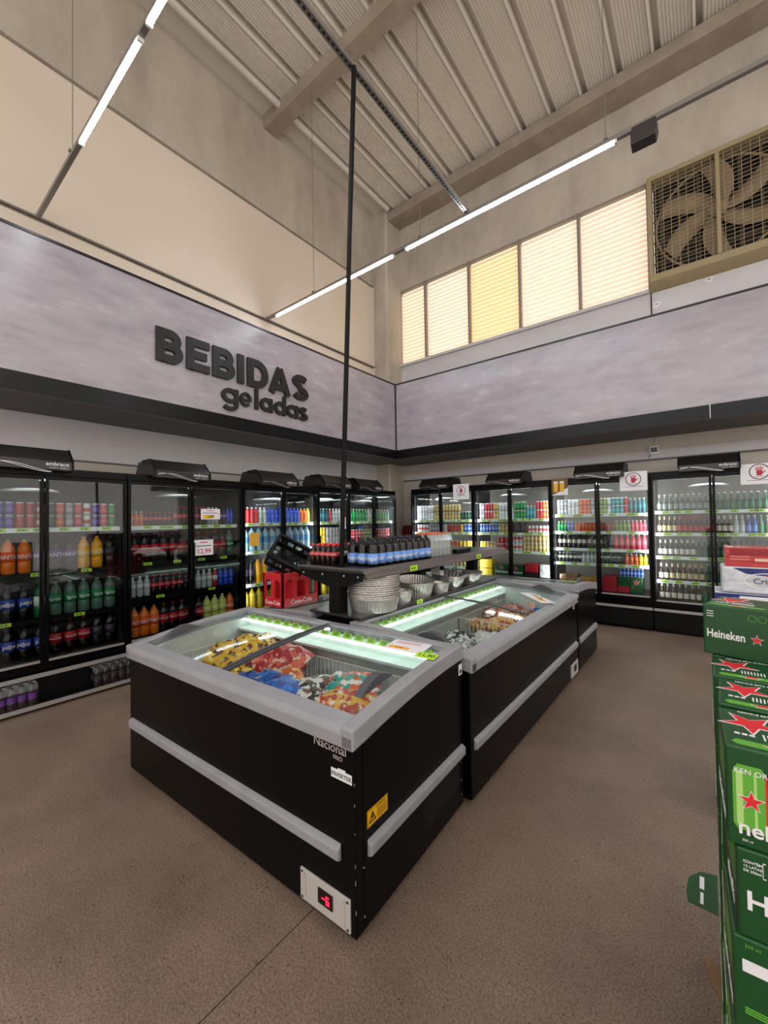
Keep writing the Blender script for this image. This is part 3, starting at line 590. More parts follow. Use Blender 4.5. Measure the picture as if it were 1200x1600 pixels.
# filler of frozen goods beneath the visible bags
for nm, (x0, x1, y0, y1) in (('nearest', (-2.86, -1.26, 1.30, 1.84)), ('long', (-1.86, -1.28, 2.45, 4.45)), ('rear', (-3.1, -2.6, 2.5, 4.4))):
    b = MB(); nx, ny = 26, 14; vs = []; rnd = random.Random(5)
    for j in range(ny+1):
        for i in range(nx+1): x = x0+(x1-x0)*i/nx; y = y0+(y1-y0)*j/ny; vs.append((x, y, .54+.06*noise.noise(Vector((x*6, y*6, 3)))))
    b.add(vs, [(j*(nx+1)+i, j*(nx+1)+i+1, (j+1)*(nx+1)+i+1, (j+1)*(nx+1)+i) for j in range(ny) for i in range(nx)], 0, None, True)
    b.box(x0, x1, y0, y1, .31, .47)
    tag(b.build('frozen_bag_heap', BAGS['ww'], None), {'nearest': 'jumble of pale frozen packs beneath the bags of the nearest freezer', 'long': 'jumble of pale frozen packs at the bottom of the long freezer', 'rear': 'jumble of pale frozen packs in the freezer behind the shelf'}[nm], 'frozen packs', kind='stuff')

# ------------------------------------------------------------------ bottles, cans and packs
PAL = {  # liquid, label, cap
 'smoke': ('3a403c', '7f8580', 'a9ada8'),
 'coke': ('1a0807', 'b3161e', 'c81d22'), 'cokesmall': ('150706', 'c23a38', 'd02a2a'), 'colawhite': ('150706', 'cfc4c4', 'd02a2a'), 'pepsi': ('0d0a10', '1f3f9a', '16204a'),
 'orange': ('e0701a', 'e85a18', '2f8a4a'), 'yorange': ('e6a01e', 'f0b41e', 'e8b81c'), 'grape': ('1a1218', '6a3590', '1a1218'), 'sprite': ('11652f', 'e8f0e8', '118a3a'), 'spriteclear': ('4f6a5c', '1e7a45', '8fa096'),
 'dark': ('0f0d0e', '3a2b3a', '141214'), 'darkw': ('120f0d', 'c9c3b6', 'b9b2a4'), 'darkr': ('3a120e', 'b82a2a', 'c03028'), 'lemon': ('c6cc6a', 'd2d67a', 'dfe3b8'), 'water': ('8fb0c0', '4a86b8', '3d78c4'), 'clear': ('aab4b2', 'c8cccb', 'd6d6d6'),
 'bluew': ('2447b8', '2b5ad6', '1d3cb0'), 'bluedeep': ('12225e', '2a3f9a', 'dfe3ec'), 'pink': ('c43a4e', 'd65a6a', 'd9d2cc'), 'red': ('a81e24', 'd8d0cc', 'c9c5c2'), 'redsolid': ('b02028', 'b02028', 'c9c5c2'), 'yellow': ('e8b823', 'e8c24a', 'd8d2c4'),
 'gold': ('b89a5a', 'cdb57c', 'cfcac0'), 'silver': ('bdbcc0', 'd6d6d8', 'c9c9cc'), 'white': ('dfdedd', 'cfd0d4', 'cccccc'), 'greycan': ('8c8a92', 'b6b4bc', 'c4c4c4'), 'purple': ('5a3b96', '7d63b8', 'c4c4c8'), 'green': ('1d8040', '2f9a52', 'c4ccc4'),
 'dgreen': ('14352a', '1e5a3a', 'a9b0a6'), 'teal': ('1f7f88', '3aa6b0', 'dfe6e6'), 'olive': ('6a8a3a', '8fae4a', 'd6d6c4'), 'orangecan': ('d35a26', 'e07a3a', 'cccccc'), 'brown': ('3a1f10', 'c7b48a', 'cfc08a'), 'brownw': ('2c160c', 'd8d0c0', 'e2ddd0'),
 'yel2': ('c8a92a', 'd4b83a', 'c9b03a'), 'blueblk': ('0c0a0e', '6a9ae0', '14141a'), 'tealdark': ('134a55', '1c6470', '8fb6bc'), 'redbrown': ('8a2f1f', 'b0512f', 'a83a2a'), 'whiter': ('d6cfce', 'c23a3a', 'cccccc'), 'bluecan': ('2f4f9a', '6f8fd0', 'c9c9cc')}
def pm(k, i):
    h = PAL[k][i]; return mat('drink_%s' % h, h, (.12, .4, .35)[i], coat=0)
KIND = {  # radius, height, body profile fractions: (r, z, material)
 'bottle2l': (.053, .325, [(0, 0, 0), (.8, 0, 0), (1, .04, 0), (1, .33, 0), (.97, .35, 1), (.97, .62, 0), (1, .64, 0), (.93, .75, 0), (.55, .88, 0), (.27, .94, 0), (.27, .955, 2), (.31, .957, 2), (.31, 1, 2), (0, 1, 2)]),
 'bottle': (.034, .225, [(0, 0, 0), (.85, 0, 0), (1, .04, 0), (1, .34, 0), (.96, .36, 1), (.96, .62, 0), (1, .64, 0), (.86, .76, 0), (.42, .9, 0), (.38, .92, 2), (.44, .925, 2), (.44, 1, 2), (0, 1, 2)]),
 'smallbottle': (.028, .165, [(0, 0, 0), (.85, 0, 0), (1, .05, 0), (.92, .3, 0), (1, .42, 1), (1, .62, 0), (.8, .74, 0), (.42, .87, 0), (.42, .9, 2), (.5, .905, 2), (.5, 1, 2), (0, 1, 2)]),
 'longneck': (.031, .235, [(0, 0, 0), (.95, 0, 0), (1, .02, 0), (1, .14, 1), (1, .45, 0), (1, .54, 0), (.75, .64, 0), (.45, .72, 0), (.40, .80, 1), (.38, .93, 0), (.4, .94, 2), (.46, .95, 2), (.44, 1, 2), (0, 1, 2)]),
 'can': (.033, .122, [(0, 0, 2), (.75, 0, 2), (1, .06, 0), (1, .3, 1), (1, .62, 0), (1, .92, 2), (.82, .985, 2), (.84, 1, 2), (.76, 1, 2), (.74, .975, 2), (0, .975, 2)]),
 'tallcan': (.0325, .157, [(0, 0, 2), (.75, 0, 2), (1, .05, 0), (1, .35, 1), (1, .6, 0), (1, .93, 2), (.82, .985, 2), (.84, 1, 2), (.76, 1, 2), (.74, .98, 2), (0, .98, 2)])}
WORD = {'coke': 'Coca-Cola', 'grape': 'FANTA', 'orange': 'FANTA', 'yorange': 'FANTA', 'spriteclear': 'Sprite', 'sprite': 'Sprite', 'pepsi': 'pepsi', 'purple': 'FANTA', 'blueblk': 'Pepsi', 'cokesmall': 'Coca-Cola', 'colawhite': 'Coca-Cola'}
_DM = {}
NMK = {'bottle2l': 'soda_bottle', 'bottle': 'soda_bottle', 'smallbottle': 'small_bottle', 'longneck': 'beer_bottle', 'can': 'drink_can', 'tallcan': 'tall_can', 'bigbottle': 'soda_bottle'}
def drink(kind, colr, parts):
    """a source drink: single mesh, or body with cap and label as children"""
    key = (kind, colr, parts)
    if key in _DM: return _DM[key]
    R_, H_, pf = KIND[kind]; mats = [pm(colr, 0), pm(colr, 1), pm(colr, 2)]; P = [(a*R_, z*H_, m) for a, z, m in pf]; n = 14 if parts else 10
    if not parts:
        b = MB(); b.lathe(P, n); _DM[key] = (b.mesh(NMK[kind], mats), [])
        return _DM[key]
    ci = next(i for i, p in enumerate(pf) if p[2] == 2 and i > 3)
    b = MB(); b.lathe([(p[0], p[1], 0) for p in P[:ci+1]]+[(0, P[ci][1], 0)], n)
    body = b.mesh('bottle', mats[0]); ch_ = []
    b = MB(); b.lathe([(P[ci][0]*.9, P[ci][1]-.001)]+[(p[0], p[1]) for p in P[ci+1:]], n); ch_.append(('cap', b.mesh('cap', mats[2])))
    li = next(i for i, p in enumerate(pf) if p[2] == 1); r = P[li][0]+.0012; z0, z1 = P[li][1]-.002, P[li+1][1]+.002
    b = MB(); b.lathe([(r-.002, z0), (r, z0), (r, z1), (r-.002, z1)], n); ms = [mats[1]]
    if colr in WORD:
        sz = (z1-z0)*(.62 if len(WORD[colr]) < 7 else .42); sz = min(sz, 2.7*r/max(1, len(WORD[colr]))/.55); b.text(WORD[colr], sz, Matrix.Translation((0, 0, (z0+z1)/2)) @ RX90, 1, off=.01, bend=None, ext=.001)
        k0 = len(_t_vs(WORD[colr])); n0 = len(b.v)-k0
        for q in range(n0, len(b.v)):
            x, y, z = b.v[q]; a = x/r; rr = r*1.03-y*1.0; b.v[q] = (rr*math.sin(a), -rr*math.cos(a), z)
        ms.append(M_PAPER)
        if colr == 'pepsi':
            b.lathe([(0, 0), (.016, 0), (.016, .001), (0, .001)], 14, 2, Matrix.Translation((0, -r-.0025, (z0+z1)/2)) @ RX90); b.box(-.015, .015, -r-.005, -r-.0035, (z0+z1)/2-.002, (z0+z1)/2+.005, 3); ms += [M_PAPER, M_RED]
    ch_.append(('label', b.mesh('label', ms)))
    _DM[key] = (body, ch_); return _DM[key]
def _t_vs(s): return text_data(s, .01, 'CENTER')[0]
def put_drink(kind, colr, loc, label, group, parts=False, rz=0):
    me, ch_ = drink(kind, colr, parts)
    o = bpy.data.objects.new(NMK[kind], me); COL.objects.link(o); o.location = loc; o.rotation_euler = (0, 0, rz)
    tag(o, label, 'can' if 'can' in kind else 'bottle', group)
    for nm, m in ch_:
        c = bpy.data.objects.new(nm, m); COL.objects.link(c); c.parent = o
    return o
M_WRAP = glass_mat('shrink_wrap', (.9, .9, .9), .12, .2, top=.4)
def star_pts(r, rot=PI/2, inner=.40): return [((r if i % 2 == 0 else r*inner)*math.cos(rot+i*PI/5), (r if i % 2 == 0 else r*inner)*math.sin(rot+i*PI/5)) for i in range(10)]
def star(b, T, r, m_red, m_white, sx=1, sy=1, rot=PI/2):
    for rr, d0, d1, mm in ((r*1.16, 0, .0007, m_white), (r, .0007, .0014, m_red)):
        b.prism([(x*sx, y*sy) for x, y in star_pts(rr, rot)], d0, d1, 'z', mm, T)

# ------------------------------------------------------------------ glass-door coolers
_tb = MB(); _tb.box(-.045, .045, -.001, .001, -.016, .016, 0)
for k in range(2): _tb.box(-.03+k*.028, -.012+k*.03, -.0016, -.001, -.008, .006, 1)
TAGM = _tb.mesh('price_tag', [M_TAG, mat('tag_ink', '4d6a20', .6)])
def cooler(label, loc, rz, W, H, doors, shelves, deck=.40, kick=.325, head=None, head_text=True, bright=1.0, white_rails=True, ledge=False, seed=0, toptags=6, pole=True):
    t = thing('glass_door_cooler', label, 'cooler', (*loc, 0), rz); Dp = .72; rnd = random.Random(seed)
    b = MB(); b.box(0, .035, .03, Dp, .06, H); b.box(W-.035, W, .03, Dp, .06, H); b.box(.035, W-.035, Dp-.03, Dp, .06, H); b.box(.035, W-.035, .03, Dp-.03, H-.05, H)
    b.box(.035, W-.035, .03, Dp-.03, deck-.05, deck-.012); b.box(.035, W-.035, .03, .06, .06, deck-.05); b.box(.02, W-.02, .05, Dp-.03, 0, .06)
    b.build('cabinet', M_BLACK, t)
    b = MB(); b.box(.036, W-.036, Dp-.036, Dp-.031, deck, H-.055, 0); b.box(.036, .04, .06, Dp-.036, deck, H-.055); b.box(W-.04, W-.036, .06, Dp-.036, deck, H-.055)
    b.box(.036, W-.036, .06, Dp-.031, deck-.012, deck, 0); b.box(.04, W-.04, .06, Dp-.04, H-.056, H-.051); b.build('inner_lining', M_INTER, t)
    b = MB(); b.box(0, W, -.012, .03, H-.075, H); b.build('header_panel', M_BLACK, t, bevel=.004)
    b = MB(); b.box(0, W, -.012, .03, deck-.085, deck-.02); b.build('sill_panel', M_BLACK, t, bevel=.004)
    b = MB(); b.box(.005, W-.005, -.03, -.012, kick-.018, kick+.018); b.box(.01, W-.01, -.012, .03, .05, kick-.02, 1); b.build('kick_strip', [M_STRIP, M_BLACKM], t)
    if ledge:
        b = MB(); b.box(0, W, -.17, .03, .03, .045, 1); b.box(0, W, -.185, -.17, .028, .062, 0); b.build('display_ledge', [M_STRIP, M_BLACKM], t)
    b = MB(); b.lathe([(.20, 0), (.235, -.02), (.225, -.035), (.19, -.02), (.175, 0)], 28, 0, Matrix.Translation((W*.47, .30, H-.19))); b.lathe([(0, -.03), (.10, -.03), (.175, -.005)], 20, 1, Matrix.Translation((W*.47, .30, H-.19)))
    b.build('ceiling_ring', [mat('ring_white', 'dadcdf', .4), M_INTER], t)  # pale ring with a dark dish under the cabinet ceiling
    for (z, tg) in shelves:
        b = MB(); b.box(.05, W-.05, .07, Dp-.06, z-.012, z, 0 if white_rails else 1)
        s = b.build('shelf', [M_RAIL, M_BLACKM], t)
        white_rail = tg < 0 or white_rails
        b = MB(); b.box(.045, W-.045, .052, .07, z-.040, z+.003); b.build('price_rail', M_RAIL if (white_rail) else M_BLACKM, s)  # white rails picked per cooler and shelf; the others are plain black
        n = abs(tg)
        for k in range(n):
            x = .10+(W-.2)*(k+.5)/n+rnd.uniform(-.05, .05)
            o = bpy.data.objects.new('price_tag', TAGM); COL.objects.link(o); o.parent = s; o.location = (x, .050, z-.015)
    dw = W/doors
    for k in range(doors):
        x0, x1 = k*dw+.004, (k+1)*dw-.004; z0, z1 = deck-.015, H-.08; fw = .028
        b = MB(); b.box(x0, x0+fw, -.028, .012, z0, z1); b.box(x1-fw, x1, -.028, .012, z0, z1); b.box(x0+fw, x1-fw, -.028, .012, z0, z0+.018, 1); b.box(x0+fw, x1-fw, -.028, .012, z1-.035, z1)
        d = b.build('door', [M_BLACK, M_STRIP], t)
        b = MB(); b.box(x0+fw, x1-fw, -.012, -.008, z0+.018, z1-.035); b.build('door_glass', M_GLASS, d)
        hx = x1-.012 if k == 0 and doors == 2 else x0+.012
        b = MB(); b.box(hx-.009, hx+.009, -.055, -.040, 1.0, 1.42); b.box(hx-.006, hx+.006, -.04, -.026, 1.0, 1.03); b.box(hx-.006, hx+.006, -.04, -.026, 1.39, 1.42); b.build('handle', M_BLACKP, d)
    if head:
        h0, h1 = head; z = H-.035; b = MB()
        pr = [(-.15, z), (-.15, z+.085), (-.02, z+.215), (.33, z+.215), (.40, z+.10), (.40, z+.036), (-.02, z+.036), (-.02, z)]
        b.prism(pr, h0, h1, 'x', 0); cu = b.build('cooling_unit', mat('cooling_unit_black', '1f1b19', .3), t, bevel=.006)
        b = MB(); b.prism([(-.155, z+.05), (-.155, z+.088), (-.02, z+.222), (.20, z+.222), (.20, z+.18), (-.03, z+.16)], h0-.012, h0, 'x'); b.build('end_cap', M_BLACKP, cu)
        b = MB(); b.prism([(-.155, z), (-.155, z+.088), (-.02, z+.222), (.34, z+.222), (.40, z+.1), (.40, z+.04), (-.02, z+.04), (-.02, z)], h1, h1+.012, 'x'); b.build('end_cap', M_BLACKP, cu)
        b = MB()
        for q in range(2):
            pts = [(h0+.02+(h1-h0)*.72*i/16, z+.02+.035*math.sin(PI*(.15+i/16*1.25+q*.16))) for i in range(17)]; b.ribbon(pts, .004, 0, .001, 0, Matrix.Translation((0, -.151, 0)) @ RX90)
        if head_text: b.text('embraco', .050, front(h1-.115, -.151, z+.058), 1, off=.008); b.text('power in. change on.', .018, front(h1-.10, -.151, z+.025), 1)
        b.build('lettering', [M_SILVER, M_PAPER], cu)
    # the cooler's own lamps: one tube under the header, one up the side
    e = LED_E*bright
    b = MB(); b.box(.06, W-.06, .035, .048, H-.10, H-.085); b.build('header_lamp', mat('lamp_cover', 'f2f6f8', .4), t)
    if bright > 0: area('cooler_lamp', (W/2, .06, H-.11), (-.55, 0, 0), W-.2, .03, 5.5*e, (.93, .98, 1), t)
    if bright > .5:
        for k in range(doors):
            area('cooler_lamp', (.055 if k == 0 else W-.055, .026, (H+deck)/2), (PI/2, 0, (-.35 if k == 0 else .35)), .02, H-deck-.3, 5*e, (.93, .98, 1), t)
    return t
ORD = {'2l': 'bottle2l', 'b': 'bottle', 's': 'smallbottle', 'l': 'longneck', 'c': 'can', 't': 'tallcan'}
CN = {'smoke': 'smoky grey', 'coke': 'dark cola', 'cokesmall': 'small red-label cola', 'colawhite': 'small pale-label cola', 'pepsi': 'blue-label cola', 'orange': 'orange soda', 'yorange': 'yellow-orange soda', 'grape': 'purple-label dark soda', 'sprite': 'green soda', 'spriteclear': 'clear green-label soda', 'dark': 'dark', 'darkw': 'dark white-label', 'darkr': 'dark red-label', 'lemon': 'pale yellow', 'water': 'blue-capped water', 'clear': 'clear', 'bluew': 'bright blue', 'bluedeep': 'deep blue', 'pink': 'pink', 'red': 'red and white', 'redsolid': 'all red', 'yellow': 'yellow', 'gold': 'gold', 'silver': 'silver', 'white': 'white', 'greycan': 'grey', 'purple': 'purple', 'green': 'green', 'dgreen': 'dark green', 'teal': 'teal', 'olive': 'light green', 'orangecan': 'orange', 'brown': 'brown beer', 'brownw': 'white-label brown beer', 'yel2': 'mustard yellow', 'blueblk': 'light-blue-label black cola', 'tealdark': 'dark teal', 'redbrown': 'reddish brown', 'whiter': 'white and red', 'bluecan': 'blue'}
KN = {'2l': 'two-litre bottle', 'b': 'bottle', 's': 'small bottle', 'l': 'longneck bottle', 'c': 'can', 't': 'tall can'}
def fill(cool, cn, W, z, sn, spec, parts=False, rows=1, stack=1, x0=.06, x1=None, y0=.115):
    """spec: 'kind:colour*n ...' left to right along the cooler's local x"""
    x1 = x1 if x1 is not None else W-.06; M = cool.matrix_basis if cool.matrix_basis else Matrix(); runs = []; tot = 0
    for tk in spec.split():
        k, r_ = tk.split(':'); c_, n = (r_.split('*')+['1'])[:2]; n = int(n); st = stack
        if k[-1] == '2' and k != '2l': st = 2; k = k[:-1]
        runs.append((k, c_, n, st)); tot += n*KIND[ORD[k]][0]*2
    gapt = (x1-x0-tot)/max(1, sum(r_[2] for r_ in runs)); sc = 1.0
    gap = min(.06, max(.0015, gapt)); n_all = sum(r_[2] for r_ in runs); fit = min(1.0, (x1-x0-.0015*n_all)/tot); x = x0; rnd = random.Random(hash((round(z*100), len(spec))) & 0xffff)
    rz = cool.rotation_euler.z; ca, sa = math.cos(rz), math.sin(rz)
    seen = {}; cnt = {}
    for k, c_, n, st in runs: seen[(k, c_)] = seen.get((k, c_), 0)+n
    for k, c_, n, st in runs:
        R_, H_, _ = KIND[ORD[k]]; R_ *= fit; zf = .95 if st > 1 and k == 't' else 1.0; H_ *= zf
        for i in range(n):
            x += R_+gap/2; lx = x; x += R_+gap/2
            if lx+R_ > x1+.03: continue
            cnt[(k, c_)] = cnt.get((k, c_), 0)+1; q = cnt[(k, c_)]; nn = seen[(k, c_)]
            for row in range(rows):
                ly = y0+row*(R_*2+.006)+R_*.3
                for s_ in range(st):
                    wx, wy = cool.location.x+lx*ca-ly*sa, cool.location.y+lx*sa+ly*ca
                    pos = ('%s %s %s from left' % (ORDN[q-1], CN[c_], KN[k]) if nn > 1 else '%s %s' % (CN[c_], KN[k]))+(', %s' % ('lower', 'upper')[s_] if st > 1 else '')+(', %s row' % ('front', 'rear')[row] if rows > 1 else '')
                    lb = '%s, %s shelf, %s' % (pos, sn, cn)
                    put_drink(ORD[k], c_, (wx, wy, z+.0005+s_*(H_+.0005)), lb, '%s %ss on the %s shelf of the %s' % (CN[c_], KN[k], sn, cn) if nn*rows*st > 1 else None, parts and row == 0, rz+rnd.uniform(-.35, .35)).scale = (fit*.995, fit*.995, zf)
ORDN = ['first', 'second', 'third', 'fourth', 'fifth', 'sixth', 'seventh', 'eighth', 'ninth', 'tenth', 'eleventh', 'twelfth', 'thirteenth', 'fourteenth', 'fifteenth', 'sixteenth', 'seventeenth', 'eighteenth']
HL, HR = 2.2, 2.28
LX = -4.9
names = ['first left-wall cooler', 'second left-wall cooler', 'third left-wall cooler', 'narrow left-wall cooler', 'last left-wall cooler']
U1 = cooler('black two-door glass cooler nearest on the left wall, dim inside, with soda in it', (LX, .36), PI/2, 1.395, HL, 2, [(1.63, -7), (1.21, 3), (.78, 2)], head=(.24, .88), bright=.2, white_rails=False, ledge=True, seed=1, kick=.27)
U2 = cooler('black two-door glass cooler second on the left wall, with two price signs on its doors', (LX, 1.76), PI/2, 1.39, HL, 2, [(1.63, -7), (1.22, 4), (.84, 2)], head=(.24, .86), bright=.24, white_rails=False, ledge=True, seed=2, kick=.27)
U3 = cooler('black two-door glass cooler third on the left wall, full of blue water bottles', (LX, 3.155), PI/2, 1.35, HL, 2, [(1.64, -7), (1.25, -5), (.80, -4)], head=(.22, .84), bright=1, seed=3, kick=.27)
U4 = cooler('narrow single-door glass cooler on the left wall behind the black pole', (LX, 4.51), PI/2, .72, HL+.03, 1, [(1.64, -3), (1.25, -3), (.80, -2)], head=(.04, .66), bright=1, seed=4, kick=.27)
U5 = cooler('black two-door glass cooler last on the left wall, next to the concrete column', (LX, 5.235), PI/2, 1.37, HL+.03, 2, [(1.64, -6), (1.25, -5), (.80, -4)], head=(.14, .78), bright=1, seed=5, kick=.27)
R1 = cooler('black two-door glass cooler first on the right wall beside the corner column', (-4.77, 7.0), 0, 1.385, HR, 2, [(1.64, -8), (1.40, -8), (1.08, -6), (.75, -5)], head=(.30, .92), seed=6, deck=.42)
R2 = cooler('black two-door glass cooler second on the right wall, green beer boxes at the bottom', (-3.38, 7.0), 0, 1.375, HR, 2, [(1.64, -8), (1.40, -8), (1.08, -7)], head=(.32, .94), seed=7, deck=.42)
R3 = cooler('black two-door glass cooler third on the right wall, beer poster on it', (-2.0, 7.0), 0, 1.375, HR, 2, [(1.70, -8), (1.43, 4), (1.16, 4), (.93, -7)], head=(.40, 1.05), seed=8, deck=.50)
R4 = cooler('black two-door glass cooler farthest right on the right wall, full of dark beer bottles', (-.62, 7.0), 0, 1.38, HR, 2, [(1.72, -8), (1.41, -8), (1.08, -8), (.74, -8)], head=(.34, .97), seed=9, deck=.46)
n1, n2, n3, n4, n5 = names; m1, m2, m3, m4 = 'first right-wall cooler', 'second right-wall cooler', 'third right-wall cooler', 'fourth right-wall cooler'
# left wall
fill(U1, n1, 1.395, 1.63, 'top', 'c2:redsolid*2 c2:silver*2 c2:purple*2 c2:redsolid*2 c2:red c2:dgreen c2:orangecan c2:greycan c2:pink c2:whiter c2:purple c2:pink c2:green', parts=False)
fill(U1, n1, 1.395, 1.21, 'second', '2l:orange*2 2l:orange*3 2l:grape*3 2l:yorange*2 2l:dark', parts=True)
fill(U1, n1, 1.395, .78, 'third', '2l:pepsi*5 2l:sprite 2l:spriteclear*5', parts=True)
fill(U1, n1, 1.395, .40, 'bottom', '2l:pepsi*6 2l:coke*3 2l:dark*2', parts=True)
fill(U2, n2, 1.39, 1.63, 'top', 's:orangecan*3 s:cokesmall*6', x1=.52); fill(U2, n2, 1.39, 1.63, 'upper', 'b:coke*8 b:clear*3 b:grape*2 b:bluew*2', x0=.54, parts=True)
fill(U2, n2, 1.39, 1.22, 'second', '2l:coke*11 2l:spriteclear', parts=True)
fill(U2, n2, 1.39, .84, 'third', 'b:clear*3 b:coke*5 b:dark b:clear*4 b:red b:bluew*3', parts=True)
fill(U2, n2, 1.39, .40, 'bottom', '2l:orange*3 2l:coke*5 2l:lemon*3 2l:orange', parts=True)
fill(U3, n3, 1.35, 1.64, 'top', 'b:yellow b:redsolid*3 b:clear*2 b:bluew*9 b:orange*2 b:yel2')
fill(U3, n3, 1.35, 1.25, 'second', '2l:water*11'); fill(U3, n3, 1.35, .80, 'third', '2l:dark*2 2l:yorange*2 b:bluedeep*3 b:clear*6 b:dark*3', rows=1)
fill(U3, n3, 1.35, .40, 'bottom', '2l:yel2*11')
fill(U4, n4, .72, 1.64, 'top', 'b:tealdark*4 b:pink b:clear*3'); fill(U4, n4, .72, 1.25, 'second', 't2:yellow*3 t2:white*5', rows=1); fill(U4, n4, .72, .80, 'third', 'b:clear*3 b:yellow*4'); fill(U4, n4, .72, .40, 'bottom', '2l:yel2*5')
fill(U5, n5, 1.37, 1.64, 'top', 'b:redsolid b:green*6 b:clear*3 b:spriteclear*5'); fill(U5, n5, 1.37, 1.25, 'second', 'c2:pink*6 c2:olive*3 c2:redsolid*3 c2:pink*4'); fill(U5, n5, 1.37, .80, 'third', 'b:yellow*5 b:dark*5 b:clear*5')
# right wall
fill(R1, m1, 1.385, 1.64, 'top', 't2:silver*4 t2:white*2 t2:gold*9 t:dgreen*4'); fill(R1, m1, 1.385, 1.40, 'second', 't:whiter*4 t:greycan*3 t:white*3 t:redsolid*4 t:yellow t:bluecan*3')
fill(R1, m1, 1.385, 1.08, 'third', 't:yellow*3 t:brown*2 t:gold*4 t:orangecan*3 t:yellow*4'); fill(R1, m1, 1.385, .75, 'fourth', 'c2:yellow*5 c2:silver*6 c2:gold*5', stack=1)
fill(R2, m2, 1.375, 1.64, 'top', 't2:greycan*2 t2:redsolid*3 t2:gold*2 t2:white*4 b:white t2:green*4 b:teal*3 t2:redsolid*2 t2:orangecan*2'); fill(R2, m2, 1.375, 1.40, 'second', 't:bluecan*6 t:gold*3 l:dark*6 c:whiter*6', rows=1)
fill(R2, m2, 1.375, 1.08, 'third', 't:yellow*2 t:gold*3 c2:redsolid*4 t2:whiter*3 t2:gold*7')
fill(R3, m3, 1.375, 1.70, 'top', 'c2:greycan*3 c2:white*3 c2:orangecan*3 c2:greycan*2 c2:olive*2 c2:silver*1 c2:teal*3 c2:redsolid b:tealdark*4'); fill(R3, m3, 1.375, 1.43, 'second', 's:green*3 s:bluecan*2 s:orangecan*6 s:redbrown*5 s:olive*4 s:pink*4')
fill(R3, m3, 1.375, 1.16, 'third', 'b:darkw*9 b:dark*2 b:pink*6'); fill(R3, m3, 1.375, .93, 'fourth', 's:darkw*6 s:clear*4 s:dark*6 s:orangecan*3 s:yellow*2')
fill(R4, m4, 1.38, 1.72, 'top', 'l:smoke*9 l:dgreen*10'); fill(R4, m4, 1.38, 1.41, 'second', 'l:brown*4 l:darkr*7 l:brownw*3 l:clear*2 l:bluecan*2 l:spriteclear*3', rows=1)
fill(R4, m4, 1.38, 1.08, 'third', 'l:darkw*7 l:dgreen*6 l:dark*7'); fill(R4, m4, 1.38, .74, 'fourth', 'l:brownw*2 l:brown*6 l:dgreen*5 l:dark*6'); fill(R4, m4, 1.38, .46, 'bottom', 'l:brownw*7 l:spriteclear*5 l:dark*6')
# packs on the cooler decks
def pack(name, label, cat, x0, x1, y0, y1, z0, z1, m, word=None, wm=None, wsize=.06, st=0, extra=None, T=None):
    b = MB(); b.box(x0, x1, y0, y1, z0, z1, 0)
    o = b.build(name, m, None, bevel=.008); tag(o, label, cat)
    if word or st or extra:
        d = MB(); cx, cz = (x0+x1)/2, (z0+z1)/2
        if word: d.text(word, wsize, front(cx, y0-.0005, cz-(.03 if st else 0)), 1, off=.012)
        if st: star(d, front(cx, y0-.0005, cz+.045), st, 0, 1)
        if extra: extra(d, cx, cz, y0)
        d.build('print', [M_RED2, wm or M_PAPER], o)
    return o
M_RED2 = mat('bright_red_star', 'd8262f', .5); M_GRN = noise_mat('green_beer_carton', ['0e421a', '134d22'], (1, 1, 1), 2, .35, 0, 1, (.3, .7), 3); M_CRED = mat('red_carton', 'a81c28', .4); M_CDRK = mat('dark_carton', '26181a', .4); M_CYEL = mat('yellow_carton', 'd8b41c', .4)
M_CBRN = noise_mat('brown_pack_film', ['4a2f22', '8a6a4a'], (1, 1, 1), 3, .3, 0, 1, (.4, .6), 12); M_CGOLD = mat('gold_carton', 'b08a3c', .4)
Y7 = 7.12
for i, (x, z) in enumerate(((-2.92, .42), (-2.66, .42), (-2.92, .63), (-2.66, .63))):
    pack('beer_carton', 'green beer carton with red star, %s of four in the second right-wall cooler' % ['lower left', 'lower right', 'upper left', 'upper right'][i], 'carton', x-.125, x+.125, Y7, Y7+.2, z+.001, z+.2, M_GRN, 'Heineken', None, .062, .035)
for i, (x, z) in enumerate(((-3.22, .42), (-3.22, .585), (-3.22, .75))):
    pack('beer_carton', 'yellow beer carton, %s of the stack in the second right-wall cooler' % ['bottom', 'middle', 'top'][i], 'carton', x-.12, x+.12, Y7, Y7+.2, z+.001, z+.155, M_CYEL, 'SKOL' if False else None)
for i in range(3):
    pack('soda_carton', '%s stacked carton in the second right-wall cooler, right door' % ['lowest', 'middle', 'topmost'][i], 'carton', -2.50, -2.28, Y7, Y7+.2, .421+i*.15, .565+i*.15, [M_CRED, M_CDRK, M_CRED][i], None)
pack('soda_carton', 'low red carton right of the stacked ones in the second right-wall cooler', 'carton', -2.26, -2.05, Y7, Y7+.2, .421, .53, M_CRED)
pack('drink_pack', 'silver shrink-wrapped pack on the dark carton in the second right-wall cooler', 'drink pack', -2.25, -2.06, Y7, Y7+.2, .642, .86, noise_mat('silver_pack_film', ['8f9090', 'd8d8d6'], (1, 1, 1), 4, .25, 0, 1, (.4, .6), 14))
pack('soda_carton', 'black carton under the silver pack in the second right-wall cooler', 'carton', -2.26, -2.05, Y7, Y7+.2, .531, .64, M_CDRK)
pack('drink_pack', 'brown film-wrapped pack in the third right-wall cooler', 'drink pack', -1.93, -1.64, Y7, Y7+.2, .501, .73, M_CBRN)
